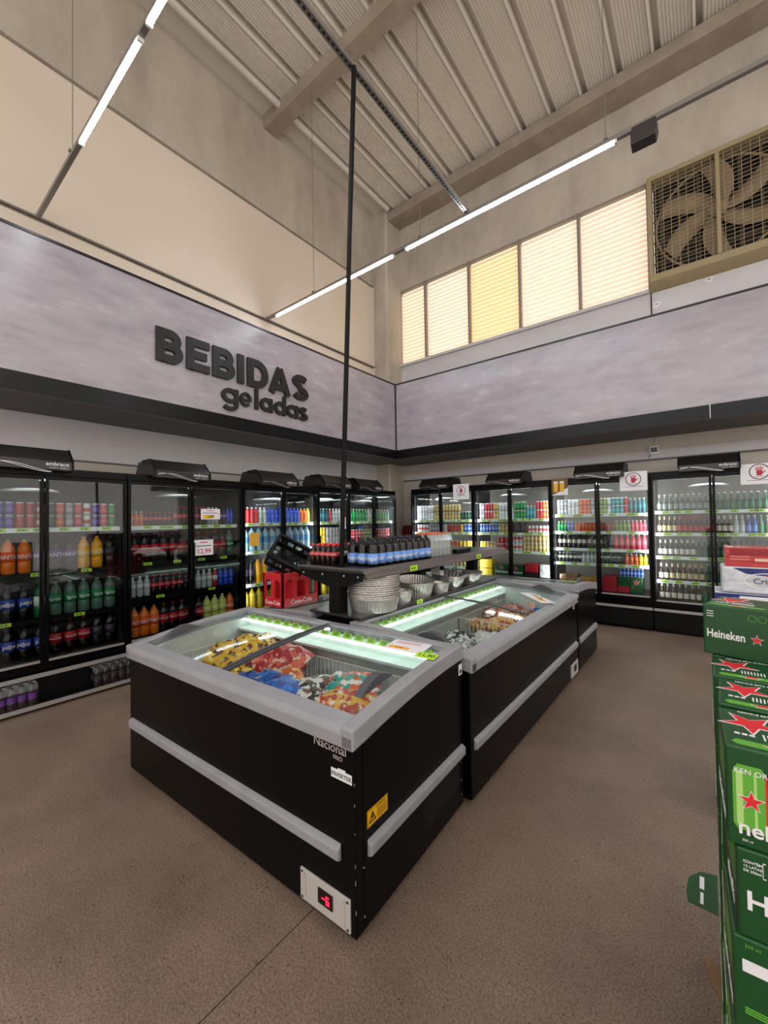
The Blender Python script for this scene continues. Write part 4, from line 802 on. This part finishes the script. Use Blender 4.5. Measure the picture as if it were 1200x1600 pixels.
def qr(d, cx, cz, y):
    for sg in (-1, 1): d.ribbon(arcp(cx+sg*.05, cz+.005, .038, .045, 0, 360, 16)[:-1], .017, 0, .001, 0, Matrix.Translation((0, y-.0005, 0)) @ RX90, True); d.ribbon([(cx+sg*.055, cz-.04), (cx+sg*.09, cz-.06)], .016, 0, .001, 0, Matrix.Translation((0, y-.0005, 0)) @ RX90)
pack('beer_carton', 'gold carton with two round red marks in the third right-wall cooler', 'carton', -1.62, -1.36, Y7, Y7+.2, .501, .70, M_CGOLD, extra=qr)
for i, (x0, x1, z0, z1, m, l) in enumerate(((-1.29, -1.10, .501, .74, M_CRED, 'tall red pack left of the green packs in the third right-wall cooler'), (-1.09, -.93, .501, .60, M_CRED, 'low red pack below a green pack in the third right-wall cooler'),
        (-1.09, -.93, .601, .74, M_GRN, 'green pack on the low red pack in the third right-wall cooler'), (-.92, -.76, .501, .74, M_GRN, 'tall green pack with a red star in the third right-wall cooler'))):
    pack('beer_pack', l, 'drink pack', x0, x1, Y7, Y7+.2, z0, z1, m, None, None, .04, .04 if i == 3 else 0)
fill(R3, m3, 1.375, .745, 'lowest', 'c:bluecan*7', x0=.93, x1=1.26, y0=.14)
# signs taped to the cooler doors
def hand_sign(x, y, z, w_, h_, s, lab):
    b = MB(); b.box(-w_/2, w_/2, -.003, 0, -h_/2, h_/2, 0); T = Matrix.Translation((0, -.003, .025*s)) @ RX90
    b.ribbon(arcp(0, 0, .085*s, .085*s, 0, 360, 28)[:-1], .010*s, 0, .0008, 2, T, True)
    pal = [(x_*s, y_*s) for x_, y_ in ((-.022, -.045), (.018, -.045), (.030, -.01), (.024, .012), (-.024, .012), (-.026, -.02))]; b.prism(pal, 0, .0009, 'z', 1, T)
    for (x_, a, l_) in ((-.020, .22, .045), (-.007, .07, .055), (.007, -.07, .055), (.020, -.22, .045)): b.ribbon([(x_*s, .008*s), ((x_-math.sin(a)*l_)*s, (.008+math.cos(a)*l_)*s)], .010*s, 0, .0009, 1, T)
    b.ribbon([(.026*s, -.02*s), (.050*s, .008*s)], .011*s, 0, .0009, 1, T)
    for k, (q, l_) in enumerate(((-.058, .09), (-.098, .22))): b.box(-l_/2*s, l_/2*s, -.004, -.003, (.025+q)*s-.003, (.025+q)*s+.002, 3)
    tag(b.build('hand_sign', [M_PAPER, M_RED, mat('maroon_ink', '5a2030', .6), M_INK], None, (x, y, z)), lab, 'sign')
hand_sign(-3.62, 6.968, 2.17, .33, .29, 1.0, 'small white sign with a raised hand on the first right-wall cooler')
hand_sign(-.825, 6.968, 2.17, .35, .28, 1.1, 'white sign with a red raised hand at the top right of the third right-wall cooler')
hand_sign(.54, 6.968, 2.165, .36, .26, 1.1, 'white sign with a red raised hand rightmost, on the fourth right-wall cooler')
b = MB(); b.box(-.125, .125, -.003, 0, -.135, .135, 0); b.prism([(-.125, -.135), (.125, -.135), (.125, -.02)], -.004, -.003, 'y', 1)
for x in (-.06, .035): b.prism([(x-.03, -.08), (x+.03, -.08), (x+.035, .06), (x-.035, .06)], -.005, -.003, 'y', 2); b.prism([(x-.035, .06), (x+.035, .06), (x+.03, .09), (x-.03, .09)], -.005, -.003, 'y', 1)
tag(b.build('poster', [mat('amber_poster', '6a4a20', .5), M_PAPER, mat('beer_gold', 'e0ac30', .5)], None, (-1.85, 6.968, 2.15)), 'beer glass poster at the top left of the third right-wall cooler', 'poster')
def lsign(y, z, w_, h_, big, lab, yel=False):
    b = MB(); T = rightf(.003, 0, 0); b.box(0, .003, -w_/2, w_/2, -h_/2, h_/2, 0); b.box(.003, .0036, -w_*.2, w_*.2, h_*.3, h_*.36, 2)
    b.box(.003, .0036, -w_*.4, w_*.4, h_*.08, h_*.13, 1)
    if yel: b.box(.003, .0036, -w_*.4, w_*.15, -h_*.42, -h_*.1, 3)
    b.text(big, h_*.42, rightf(.0036, 0, -h_*.25), 2 if not yel else 1, off=.01)
    tag(b.build('price_sign', [M_PAPER, M_INK, M_RED, M_YEL], None, (-4.868, y, z)), lab, 'sign')
lsign(2.69, 1.765, .25, .13, '3,89', 'small white and yellow price sign on the second left-wall cooler', True)
lsign(2.60, 1.355, .24, .19, '12,99', 'larger white price sign reading 12,99 on the second left-wall cooler')
b = MB(); b.box(-.001, .001, -.075, .075, -.10, .10); tag(b.build('paper_note', M_PAPER, None, (-4.87, 5.06, 1.62)), 'blank white paper taped to the narrow cooler behind the pole', 'paper')
b = MB(); b.box(-.001, .001, -.075, .075, -.09, .09, 0); tag(b.build('paper_note', mat('amber_note', 'd9a63a', .6), None, (-4.87, 3.32, 1.42)), 'small yellow label on the left door of the third left-wall cooler', 'paper')
# shrink-wrapped bottle packs on the ledge under the left coolers
def wrapped(y0, n, lab, colr, z=.046):
    t = thing('bottle_pack', lab, 'drink pack', (-4.80, y0, z))
    for i in range(n):
        for r_ in range(2):
            me, ch_ = drink('bottle', colr, False); o = bpy.data.objects.new('bottle', me); COL.objects.link(o); o.parent = t; o.location = (r_*.07-.035-.0, .035+i*.07, 0); o.scale = (1, 1, .93)
    b = MB(); b.prism([(-.075, 0), (.073, 0), (.073, .15), (.055, .20), (-.055, .20), (-.075, .15)], -.004, n*.07+.004, 'y'); b.build('shrink_wrap', M_WRAP, t)
wrapped(.42, 8, 'shrink-wrapped pack of dark bottles on the ledge below the first left-wall cooler', 'grape')
wrapped(1.41, 5, 'shrink-wrapped pack of clear bottles on the ledge beside the nearest freezer', 'dark')
# sensor box on the right wall
s_ = thing('temperature_display', 'small grey display box with a cable on the right wall', 'display', (-.61, 7.615, 2.68))
b = MB(); b.box(-.06, .06, -.035, 0, -.06, .06, 0); b.box(-.045, .045, -.038, -.035, -.035, .04, 1); b.build('display_box', [M_WHITE, M_DGREY], s_, bevel=.004)
b = MB(); b.rod((0, -.01, .06), (.01, -.01, .22), .003); b.rod((-.05, -.01, -.06), (-.07, -.01, -.12), .004); b.build('cable', M_INK, s_)
# dark red box standing between the corner coolers
b = MB(); b.box(-.11, .11, -.05, .05, 0, .50, 0); b.prism([(-.11, .5), (.11, .5), (.08, .58), (-.08, .58)], -.04, .04, 'y', 0)
tag(b.build('dark_red_box', mat('dark_red_paint', '5a1018', .4), None, (-5.1, 7.30, .96), bevel=.01), 'dark red box by the corner column between the coolers', 'cabinet')
b = MB(); b.box(-.12, .12, -.06, .06, 0, .96); tag(b.build('box_stand', M_BLACKM, None, (-5.1, 7.30, 0)), 'black stand under the dark red box in the corner', 'stand')

# ------------------------------------------------------------------ display shelf over the island
dsh = thing('display_shelf', 'black two-tier display shelf standing along the middle of the freezer island', 'shelf', (0, 0, 0))
b = MB(); b.box(-2.43, -2.07, 2.22, 4.62, 0, .90); b.build('plinth', M_BLACKM, dsh)
b = MB(); b.box(-2.50, -1.965, 2.205, 4.64, .937, .955, 0); b.box(-2.40, -2.1, 2.25, 4.6, .90, .937, 1); b.build('lower_tier', [mat('dark_shelf_metal', '2b2829', .35), M_BLACKM], dsh, bevel=.003)
for y in (2.27, 3.40, 4.55):
    b = MB(); b.box(-2.295, -2.19, y-.05, y+.05, .955, 1.27); b.build('post', M_BLACKM, dsh, bevel=.004)
    b = MB(); b.prism([(-2.62, 1.27), (-2.62, 1.225), (-2.295, 1.15), (-2.19, 1.15), (-1.95, 1.215), (-1.95, 1.27)], y-.052, y-.044, 'y'); b.build('bracket', M_BLACKM, dsh)
    if y < 2.3:
        for x in (-2.58, -2.36, -2.13, -1.99):
            b = MB(); b.lathe([(0, 0), (.008, 0), (.008, .005), (0, .006)], 10, 0, front(x, y-.052, 1.242)); b.build('bolt', M_SILVER, dsh)
b = MB(); b.box(-2.63, -1.95, 2.215, 4.82, 1.27, 1.30); b.box(-2.63, -1.95, 2.21, 2.215, 1.288, 1.302, 1); b.build('upper_tier', [mat('dark_shelf_metal', '2b2829', .35), mat('worn_edge', '5b5452', .4)], dsh, bevel=.003)
b = MB(); b.prism([(-1.95, 1.302), (-1.95, 1.292), (-1.888, 1.232), (-1.880, 1.240)], 2.21, 4.84, 'y'); b.build('price_lip', M_WOOD, dsh)
for k, y in enumerate((2.77, 3.98)):
    o = bpy.data.objects.new('price_tag', TAGM); COL.objects.link(o); o.parent = dsh; o.location = (-1.905, y, 1.268); o.rotation_euler = (-.75, 0, PI/2); o.scale = (1.15, 1, 1.3)
    o.rotation_euler = Matrix(((0, -.70, -.714*0+.0, 0),)*1+((1, 0, 0, 0), (0, 0, 1, 0), (0, 0, 0, 1))).to_3x3().to_euler() if False else (0, 0, PI/2)
    o.location = (-1.876, y, 1.262)
o = bpy.data.objects.new('price_tag', TAGM); COL.objects.link(o); o.parent = dsh; o.location = (-1.962, 2.98, .948); o.rotation_euler = (0, 0, PI/2)
# drinks on the upper tier
def shelf_drinks(kind, c_, xs_, ys_, z, lab, grp, order=1):
    R_, H_, _ = KIND[kind]
    for j, y in enumerate(ys_):
        for i, x in enumerate(xs_):
            put_drink(kind, c_, (x, y, z), lab % (ORDN[j], ORDN[i]), grp, True, .6+.5*math.sin(i*3+j*5))
KIND['bigbottle'] = (.044, .212, [(0, 0, 0), (.8, 0, 0), (1, .05, 0), (1, .1, 0), (1, .12, 1), (1, .46, 0), (1, .62, 0), (.95, .72, 0), (.7, .84, 0), (.36, .90, 0), (.34, .93, 2), (.36, .935, 2), (.36, 1, 2), (0, 1, 2)])
shelf_drinks('smallbottle', 'cokesmall', [-2.585, -2.525, -2.465, -2.405, -2.345], [2.33, 2.40], 1.3005, 'small red-capped cola bottle on the upper shelf, %s row back, %s from left', 'small cola bottles on the upper shelf')
shelf_drinks('smallbottle', 'colawhite', [-2.56, -2.50, -2.44, -2.38], [2.47, 2.54], 1.3005, 'small pale-label cola bottle on the upper shelf, %s rear row, %s from left', 'small pale-label cola bottles on the upper shelf')
shelf_drinks('bigbottle', 'blueblk', [-2.215, -2.11, -2.01], [2.415+.094*k for k in range(9)], 1.3005, 'black cola bottle, light blue label, %s row from the front post, %s from left', 'black cola bottles with blue labels on the upper shelf')
PAL['clearorange'] = ('b9bdbd', 'd2d5d5', 'e8602a'); CN['clearorange'] = 'clear'
gp = thing('bottle_pack', 'clear shrink-wrapped bottles with orange caps on the upper shelf', 'drink pack', (-2.11, 3.26, 1.3005))
me, _c = drink('bottle', 'clearorange', False)
for i in range(3):
    for j in range(5): o = bpy.data.objects.new('bottle', me); COL.objects.link(o); o.parent = gp; o.location = (-.075+i*.075, .04+j*.074, 0); o.scale = (1.05, 1.05, 1.0)
b = MB(); b.prism([(-.115, 0), (.115, 0), (.115, .15), (.098, .215), (-.098, .215), (-.115, .15)], 0, .375, 'y'); b.build('shrink_wrap', M_WRAP, gp)
b = MB(); b.box(-.10, .10, -.16, .16, 0, .04); tag(b.build('black_tray', M_BLACKP, None, (-2.13, 3.95, 1.3005), bevel=.006), 'flat black tray on the upper shelf behind the clear bottles', 'tray')
# foil trays on the lower tier
def foil(r_top, r_bot, h, n=40, flute=.022):
    b = MB(); fl = lambda a: 1+flute*math.sin(a*n)
    b.lathe([(0, .0), (r_bot, 0)], n*4, 0); b.lathe([(r_bot, 0), (r_top, h)], n*4, 0, mod=fl)
    b.lathe([(r_top*1.0, h), (r_top*1.06, h+.002), (r_top*1.075, h-.005), (r_top*1.06, h-.007)], n*2, 0)
    return b
fm = foil(.195, .172, .11).mesh('foil_tray', M_FOIL)
def put_foil(me, loc, rot, label, group=None):
    o = bpy.data.objects.new('foil_tray', me); COL.objects.link(o); o.location = loc; o.rotation_euler = rot; return tag(o, label, 'foil tray', group)
for k in range(12): put_foil(fm, (-2.08+.004*math.sin(k*2.2), 2.50+.004*math.cos(k*1.7), .9555+k*.0155), (0.012*math.sin(k), .012*math.cos(k*2), k*.4),
    'big round foil tray, %s in the tall stack by the front post' % ('lowest' if k == 0 else 'topmost' if k == 11 else ORDN[k]+' from the bottom'), 'big round foil trays stacked by the front post')
fs_ = foil(.09, .078, .075, 30).mesh('foil_tray', M_FOIL); fmd = foil(.175, .15, .115, 44).mesh('foil_tray', M_FOIL)
for k in range(3): put_foil(fs_, (-2.06, 2.84, .9555+k*.013), (0, 0, k), 'small round foil tray right of the tall stack, %s of three' % ('lowest', 'middle', 'topmost')[k], 'small foil trays right of the tall stack')
for k in range(3): put_foil(fmd, (-2.145, 3.17, .9555+k*.018), (.03*k, -.05*k, k), 'medium round foil tray further along the lower shelf, %s of three' % ('lowest', 'middle', 'topmost')[k], 'medium foil trays on the lower shelf')
for k in range(2): put_foil(fs_, (-2.05, 3.46, .9555+k*.015), (0, .04*k, k), 'small round foil tray behind the medium ones, %s of two' % ('lower', 'upper')[k], 'small foil trays behind the medium ones')
def rect_tray():
    b = MB(); vs = []; n = 48
    for (s_, z) in ((.78, 0), (1, .07), (1.07, .072), (1.07, .066)):
        for i in range(n):
            a = 2*PI*i/n; c_, d_ = math.cos(a), math.sin(a); q = 1/(abs(c_)**5+abs(d_)**5)**.2; fl = 1+(.02*(i % 2) if z < .071 else 0); vs.append((.15*c_*q*s_*fl, .17*d_*q*s_*fl, z*1.35))
    b.add(vs, [(k*n+i, k*n+(i+1) % n, (k+1)*n+(i+1) % n, (k+1)*n+i) for k in range(3) for i in range(n)]+[tuple(range(n-1, -1, -1))]); return b.mesh('foil_tray', M_FOIL)
rm = rect_tray()
for k in range(4): put_foil(rm, (-2.12, 3.76, .9555+k*.014), (0, .03*k, .2), 'rectangular foil tray on the lower shelf, %s of four' % ('lowest', 'second', 'third', 'topmost')[k], 'rectangular foil trays, nearer stack')
for k in range(2): put_foil(rm, (-2.12, 4.15, .9555+k*.014), (0, 0, .1), 'rectangular foil tray at the far end of the lower shelf, %s of two' % ('lower', 'upper')[k], 'rectangular foil trays, far stack')

# ------------------------------------------------------------------ red bottle crate and the tilted black crate on it
M_CRATE = mat('red_crate_plastic', 'c3262d', .35); cr = thing('bottle_crate', 'red plastic bottle crate standing on the left island freezer', 'crate', (-2.86, 2.22, .915))
cx, cy, hh = .27, .42, .29
def wall(b, L, n, T, th=.018):
    b.box(0, L, 0, th, 0, .075, 0, T); b.box(0, L, 0, th, hh-.055, hh, 0, T); w0 = L/n
    for i in range(n+1):
        x = i*w0; a = .020 if 0 < i < n else .032; b.box(max(0, x-a), min(L, x+a), 0, th, .075, hh-.055, 0, T)
    for i in range(n):
        x0, x1 = i*w0+(.032 if i == 0 else .02), (i+1)*w0-(.032 if i == n-1 else .02); r = (x1-x0)/2; xm = (x0+x1)/2; zt_ = hh-.055
        for sg in (-1, 1):
            pts = [(xm+sg*r, zt_-r)]+[(xm+sg*r*math.cos(a_*PI/12), zt_-r+r*math.sin(a_*PI/12)) for a_ in range(1, 7)]+[(xm+sg*r, zt_)]; b.prism(pts, 0, th, 'y', 0, T)
for nm, L, n, T in (('side', cx, 2, Matrix.Translation((-cx, 0, 0))), ('side', cx, 2, Matrix.Translation((-cx, cy-.018, 0))), ('side', cy, 3, Matrix.Rotation(PI/2, 4, 'Z')), ('side', cy, 3, Matrix.Translation((-cx+.018, 0, 0)) @ Matrix.Rotation(PI/2, 4, 'Z'))):
    b = MB(); wall(b, L, n, T); b.build(nm, M_CRATE, cr, bevel=.003)
b = MB(); b.box(-cx+.018, -.018, .018, cy-.018, 0, .012)
for i in range(1, 3): b.box(-cx+.018, -.018, i*cy/3-.003, i*cy/3+.003, .012, .2)
b.box(-cx/2-.003, -cx/2+.003, .018, cy-.018, .012, .2); b.build('dividers', M_CRATE, cr)
b = MB(); b.text('Coca-Cola', .055, rightf(.001, cy/2, .035), off=.012); b.text('Coca-Cola', .048, front(-cx/2, -.001, .035), off=.012); b.build('lettering', M_PAPER, cr)
bk = thing('black_basket', 'slotted black plastic crate lying tilted on top of the red crate', 'crate', (-2.99, 2.40, 1.335)); _n = Vector((.74, -.22, .62)).normalized(); _x = Vector((.42, .62, -.55)); _x = (_x-_n*_x.dot(_n)).normalized(); _y = _n.cross(_x); bk.rotation_euler = Matrix(((_x.x, _y.x, _n.x), (_x.y, _y.y, _n.y), (_x.z, _y.z, _n.z))).to_euler()
A, B_, Hb = .165, .135, .15
b = MB()
for i in range(7): x = -A+.012+(2*A-.024)*i/6; b.box(x-.006, x+.006, -B_, B_, -Hb/2, -Hb/2+.006)
for i in range(5): y = -B_+.012+(2*B_-.024)*i/4; b.box(-A, A, y-.006, y+.006, -Hb/2, -Hb/2+.005)
b.build('base_grid', M_BLACKP, bk)
for (T, L) in ((Matrix.Translation((0, -B_, 0)), A), (Matrix.Translation((0, B_, 0)), A), (Matrix.Translation((-A, 0, 0)) @ Matrix.Rotation(PI/2, 4, 'Z'), B_), (Matrix.Translation((A, 0, 0)) @ Matrix.Rotation(PI/2, 4, 'Z'), B_)):
    b = MB(); b.box(-L, L, -.004, .004, -Hb/2, -Hb/2+.05, 0, T); b.box(-L-.012, L+.012, -.012, .012, Hb/2-.016, Hb/2, 0, T); b.box(-L, L, -.004, .004, Hb/2-.05, Hb/2-.016, 0, T)
    n = 4
    for i in range(n+1): x = -L+2*L*i/n; b.box(max(-L, x-.012), min(L, x+.012), -.004, .004, -Hb/2+.05, Hb/2-.05, 0, T)
    b.build('slotted_side', M_BLACKP, bk, bevel=.002)

# ------------------------------------------------------------------ stacks of green beer cartons and beer packs on the right
M_GRN2 = mat('light_green_print', '5fa83a', .4); M_GRND = mat('dark_green_band', '0c2415', .35); M_CARD = mat('raw_cardboard', '8a6a4c', .8)
def canpic(b, T, w_, h_):
    b.prism([(-w_/2, -h_/2+.01), (-w_/2+.006, -h_/2), (w_/2-.006, -h_/2), (w_/2, -h_/2+.01), (w_/2, h_/2-.015), (w_/2-.008, h_/2), (-w_/2+.008, h_/2), (-w_/2, h_/2-.015)], 0, .0005, 'z', 3, T)
    b.box(-w_*.40, -w_*.2, -h_/2+.01, h_/2-.012, .0005, .0009, 4, T); b.box(w_*.12, w_*.2, -h_/2+.01, h_/2-.012, .0005, .0009, 4, T); b.box(w_*.44, w_*.5, -h_/2+.01, h_/2-.012, .0005, .0009, 0, T)
def carton(label, loc, rz, W=.27, D=.20, H=.1975, style='can', top=True):
    t = thing('beer_carton', label, 'carton', loc, rz, 'green beer cartons stacked on the right')
    b = MB(); b.box(0, W, 0, D, 0, H); b.build('box', M_GRN, t, bevel=.005)
    b = MB(); F = lambda x, z: front(x, -.0004, z)
    U1_ = Matrix.Translation((0, -.001, 0))
    if style == 'can':
        canpic(b, F(.036, H*.50), .052, .128); star(b, U1_ @ F(.038, H*.48), .019, 0, 1); b.text('KEN ORI', .014, U1_ @ F(.012, H*.76), 1, off=.005, align='LEFT'); b.text('neken', .040, U1_ @ F(.016, H*.20), 1, off=.018, align='LEFT'); b.text('350 ml', .006, U1_ @ F(.022, H*.08), 1, align='LEFT')
    elif style == 'word':
        b.text('Heineken', .052, F(.012, H*.42), 1, off=.02, align='LEFT')
        for q, wd_ in enumerate(('CONTÉM', '12 LATAS', 'DE 350ml')): b.text(wd_, .0068, F(.010, H*(.86-.05*q)), 1, off=.012, align='LEFT')
        b.box(.039, .040, -.001, -.0004, H*.72, H*.90, 1); b.box(.039, .044, -.001, -.0004, H*.89, H*.90, 1); b.box(.039, .044, -.001, -.0004, H*.72, H*.73, 1)
    elif style == 'plain':
        b.box(.014, .12, -.001, -.0004, H*.66, H*.78, 1); b.text('350 ml', .009, F(.018, H*.92), 3, align='LEFT'); b.ribbon(arcp(0, 0, .017, .017, 0, 360, 20)[:-1], .002, 0, .0005, 3, F(.036, H*.06), True); [b.box(.016, .09, -.001, -.0004, H*(.30-.025*q), H*(.315-.025*q), 3) for q in range(3)]
    else:
        b.text('Heineken', .037, F(.010, H*.42), 1, off=.02, align='LEFT', squash=.70); star(b, F(.138, H*.42), .015, 0, 1)
        for q in (0, 1): b.ribbon(arcp(.128+.024*q, 0, .010, .010, 0, 360, 18)[:-1], .0012, 0, .0005, 3, Matrix.Translation((0, -.0004, H*.82)) @ RX90, True)
        for q in range(3): b.box(.012, .030, -.001, -.0004, H*(.86-.05*q), H*(.875-.05*q), 1)
    # left side: dark band with big letters, and the top print
    Lf = lambda y, z: leftf(-.0004, y, z)
    b.box(-.0006, -.0001, .012, D-.012, H*.08, H*.40, 5); b.text('Heineken' if style != 'word' else 'einek', .050 if style == 'word' else .042, Matrix.Translation((-.0006, 0, 0)) @ Lf(D/2, H*.24), 1, off=.01)
    for q in range(5): b.box(-.0006, -.0001, .03, D-.05, H*(.5+.08*q), H*(.515+.08*q), 3)
    if top:
        Tt = Matrix.Translation((0, 0, H+.0004)); star(b, Tt @ Matrix.Translation((.052, D*.62, 0)), .052, 0, 1, 1.0, .95, PI/2+.62)
        for q in range(3): b.box(.02+q*.012, .029+q*.012, D*.30, D*.34, H+.0002, H+.0008, 1)
        for q in range(8): b.box(.066+q*.007, .069+q*.007, D*.26, D*.26+.028, H+.0002, H+.0008, 1)
        b.prism([(.012, D*.10), (.02, D*.05), (.15, D*.05), (.16, D*.10), (.15, D*.17), (.02, D*.17)], H+.0002, H+.0006, 'z', 3); star(b, Matrix.Translation((.085, D*.11, H+.0006)), .016, 0, 1, 1.4, .7)
        b.text('RECICLE ESTA EMBALAGEM', .010, Tt @ Matrix.Translation((.035, D*.93, 0)), 1, align='LEFT')
    b.build('print', [M_RED2, M_PAPER, M_CARD, M_GRN2, mat('pale_green_print', 'a9d27a', .4), M_GRND], t)
    return t
styles = ['plain', 'word', 'plain', 'plain', 'word', 'can']; lvl = ['lowest', 'second from the floor', 'third from the floor', 'fourth from the floor', 'fifth from the floor', 'topmost']
jit = [(.014, .03), (.02, .04), (.016, .03), (.020, .05), (.030, .06), (.018, .04)]; zs_ = [0, .206, .4115, .617, .815, .990]; hs_ = [.2045, .204, .204, .1965, .1735, .1975]; order_ = ['plain', 'word', 'plain', 'plain', 'word', 'can']
for k in range(6): carton('green beer carton, %s in the column nearest the camera' % lvl[k], (jit[k][0], 1.085, zs_[k]+.0005), jit[k][1], H=hs_[k], style=styles[k], top=(k == 5))
for k in range(6): carton('green beer carton, %s in the second column from the camera' % lvl[k], (.012, 1.315, k*.198), .02*math.sin(k), style='can', top=(k == 5))
for k in range(6): carton('green beer carton, %s in the third column from the camera' % lvl[k], (.004, 1.535, k*.198), .02*math.cos(k), style='can', top=(k == 5))
for k in range(6): carton('green beer carton, %s in the fourth column, under the crooked one' % lvl[k], (.006, 1.755, k*.198), .015*math.cos(k), style='can', top=False)
carton('crooked green beer carton with white lettering on top of the carton stack', (-.018, 1.76, 1.1885), -.27, W=.27, D=.2, H=.165, style='front')
fl = MB(); fl.prism([(-.005, 0), (-.098, .005), (-.105, .06), (-.098, .14), (-.06, .20), (-.005, .215)], 0, .003, 'z', 0); fl.box(-.063, -.048, .1, .17, .003, .004, 1); fl.box(-.06, -.05, .02, .08, .003, .004, 1)
tag(fl.build('carton_flap', [M_GRN, M_PAPER], None, (.004, 1.99, .150)), 'loose green carton flap sticking out low beside the carton stack', 'cardboard')
fl = MB(); fl.prism([(0, 0), (-.03, .05), (-.05, .13), (-.045, .16), (0, .14)], 0, .004, 'z', 0); tag(fl.build('brown_floor_patch', M_CARD, None, (.004, 1.80, .001)), 'flat brown patch on the floor beside the carton stack', 'cardboard')  # thin brown piece laid flat on the floor by the stack
M_BLUEW = mat('navy_pack_film', '2e3570', .25); M_SILW = noise_mat('silver_wrap', ['a6a8b4', 'c9cad2', 'e2e3e8'], (1, 1, 3), 4, .3, .3, 18, (.3, .7), 8)
for k in range(10):
    b = MB(); b.box(0, .36, 0, .26, 0, .122, 0); b.box(-.001, .361, -.001, .261, .065, .121, 1); b.box(.10, .22, -.0016, -.0005, .075, .112, 2); b.box(.10, .22, .05, .16, .122, .1226, 2)
    tag(b.build('beer_pack', [M_SILW, M_BLUEW, M_PAPER], None, (.032+.006*math.sin(k*2), 2.86, k*.1235), bevel=.006), 'navy and white beer pack behind the green cartons, %s in its column' % (['lowest']+[ORDN[q]+' from the floor' for q in range(1, 9)]+['topmost'])[k], 'drink pack', 'navy and white beer packs in a column')
t = thing('beer_pack', 'silver white beer pack with navy top and oval emblem, above the navy packs', 'drink pack', (.056, 2.88, 1.236))
b = MB(); b.box(0, .34, 0, .24, 0, .138); b.build('wrapped_pack', M_SILW, t, bevel=.012)
b = MB(); b.prism([(.05, .132), (.10, .105), (.14, .098), (.34, .092), (.34, .134)], -.0008, 0, 'y', 0); b.ribbon([(x*1.0, y) for x, y in arcp(.18, .068, .085, .040, 0, 360, 28)[:-1]], .004, 0, .001, 2, RX90, True)
b.text('Cristal', .042, front(.185, -.0012, .066), 1, off=.006); b.prism([(.17, .098), (.20, .088), (.26, .090), (.22, .104)], -.0014, -.0008, 'y', 3); b.build('print', [M_BLUEW, M_DGREY, M_WHITE, M_RED2], t)
b = MB(); b.box(0, .34, 0, .24, 0, .10, 0); b.box(.02, .32, -.0015, -.0005, .062, .095, 1); b.box(.12, .2, -.002, -.0005, .030, .045, 2); b.box(.02, .1, -.002, -.0005, .035, .042, 3); b.box(.02, .1, -.002, -.0005, .05, .056, 3)
tag(b.build('beer_pack', [noise_mat('red_pack_film', ['a32029', 'c84a4a'], (1, 1, 4), 4, .25, .3, 20, (.35, .7), 7), mat('deep_red_print', '8f0f18', .3), mat('pale_print', 'e2b9a8', .4), mat('rose_print', 'd07a70', .4)], None, (.075, 2.90, 1.3745), bevel=.01), 'red film-wrapped beer pack topmost on the right, above the silver pack', 'drink pack')
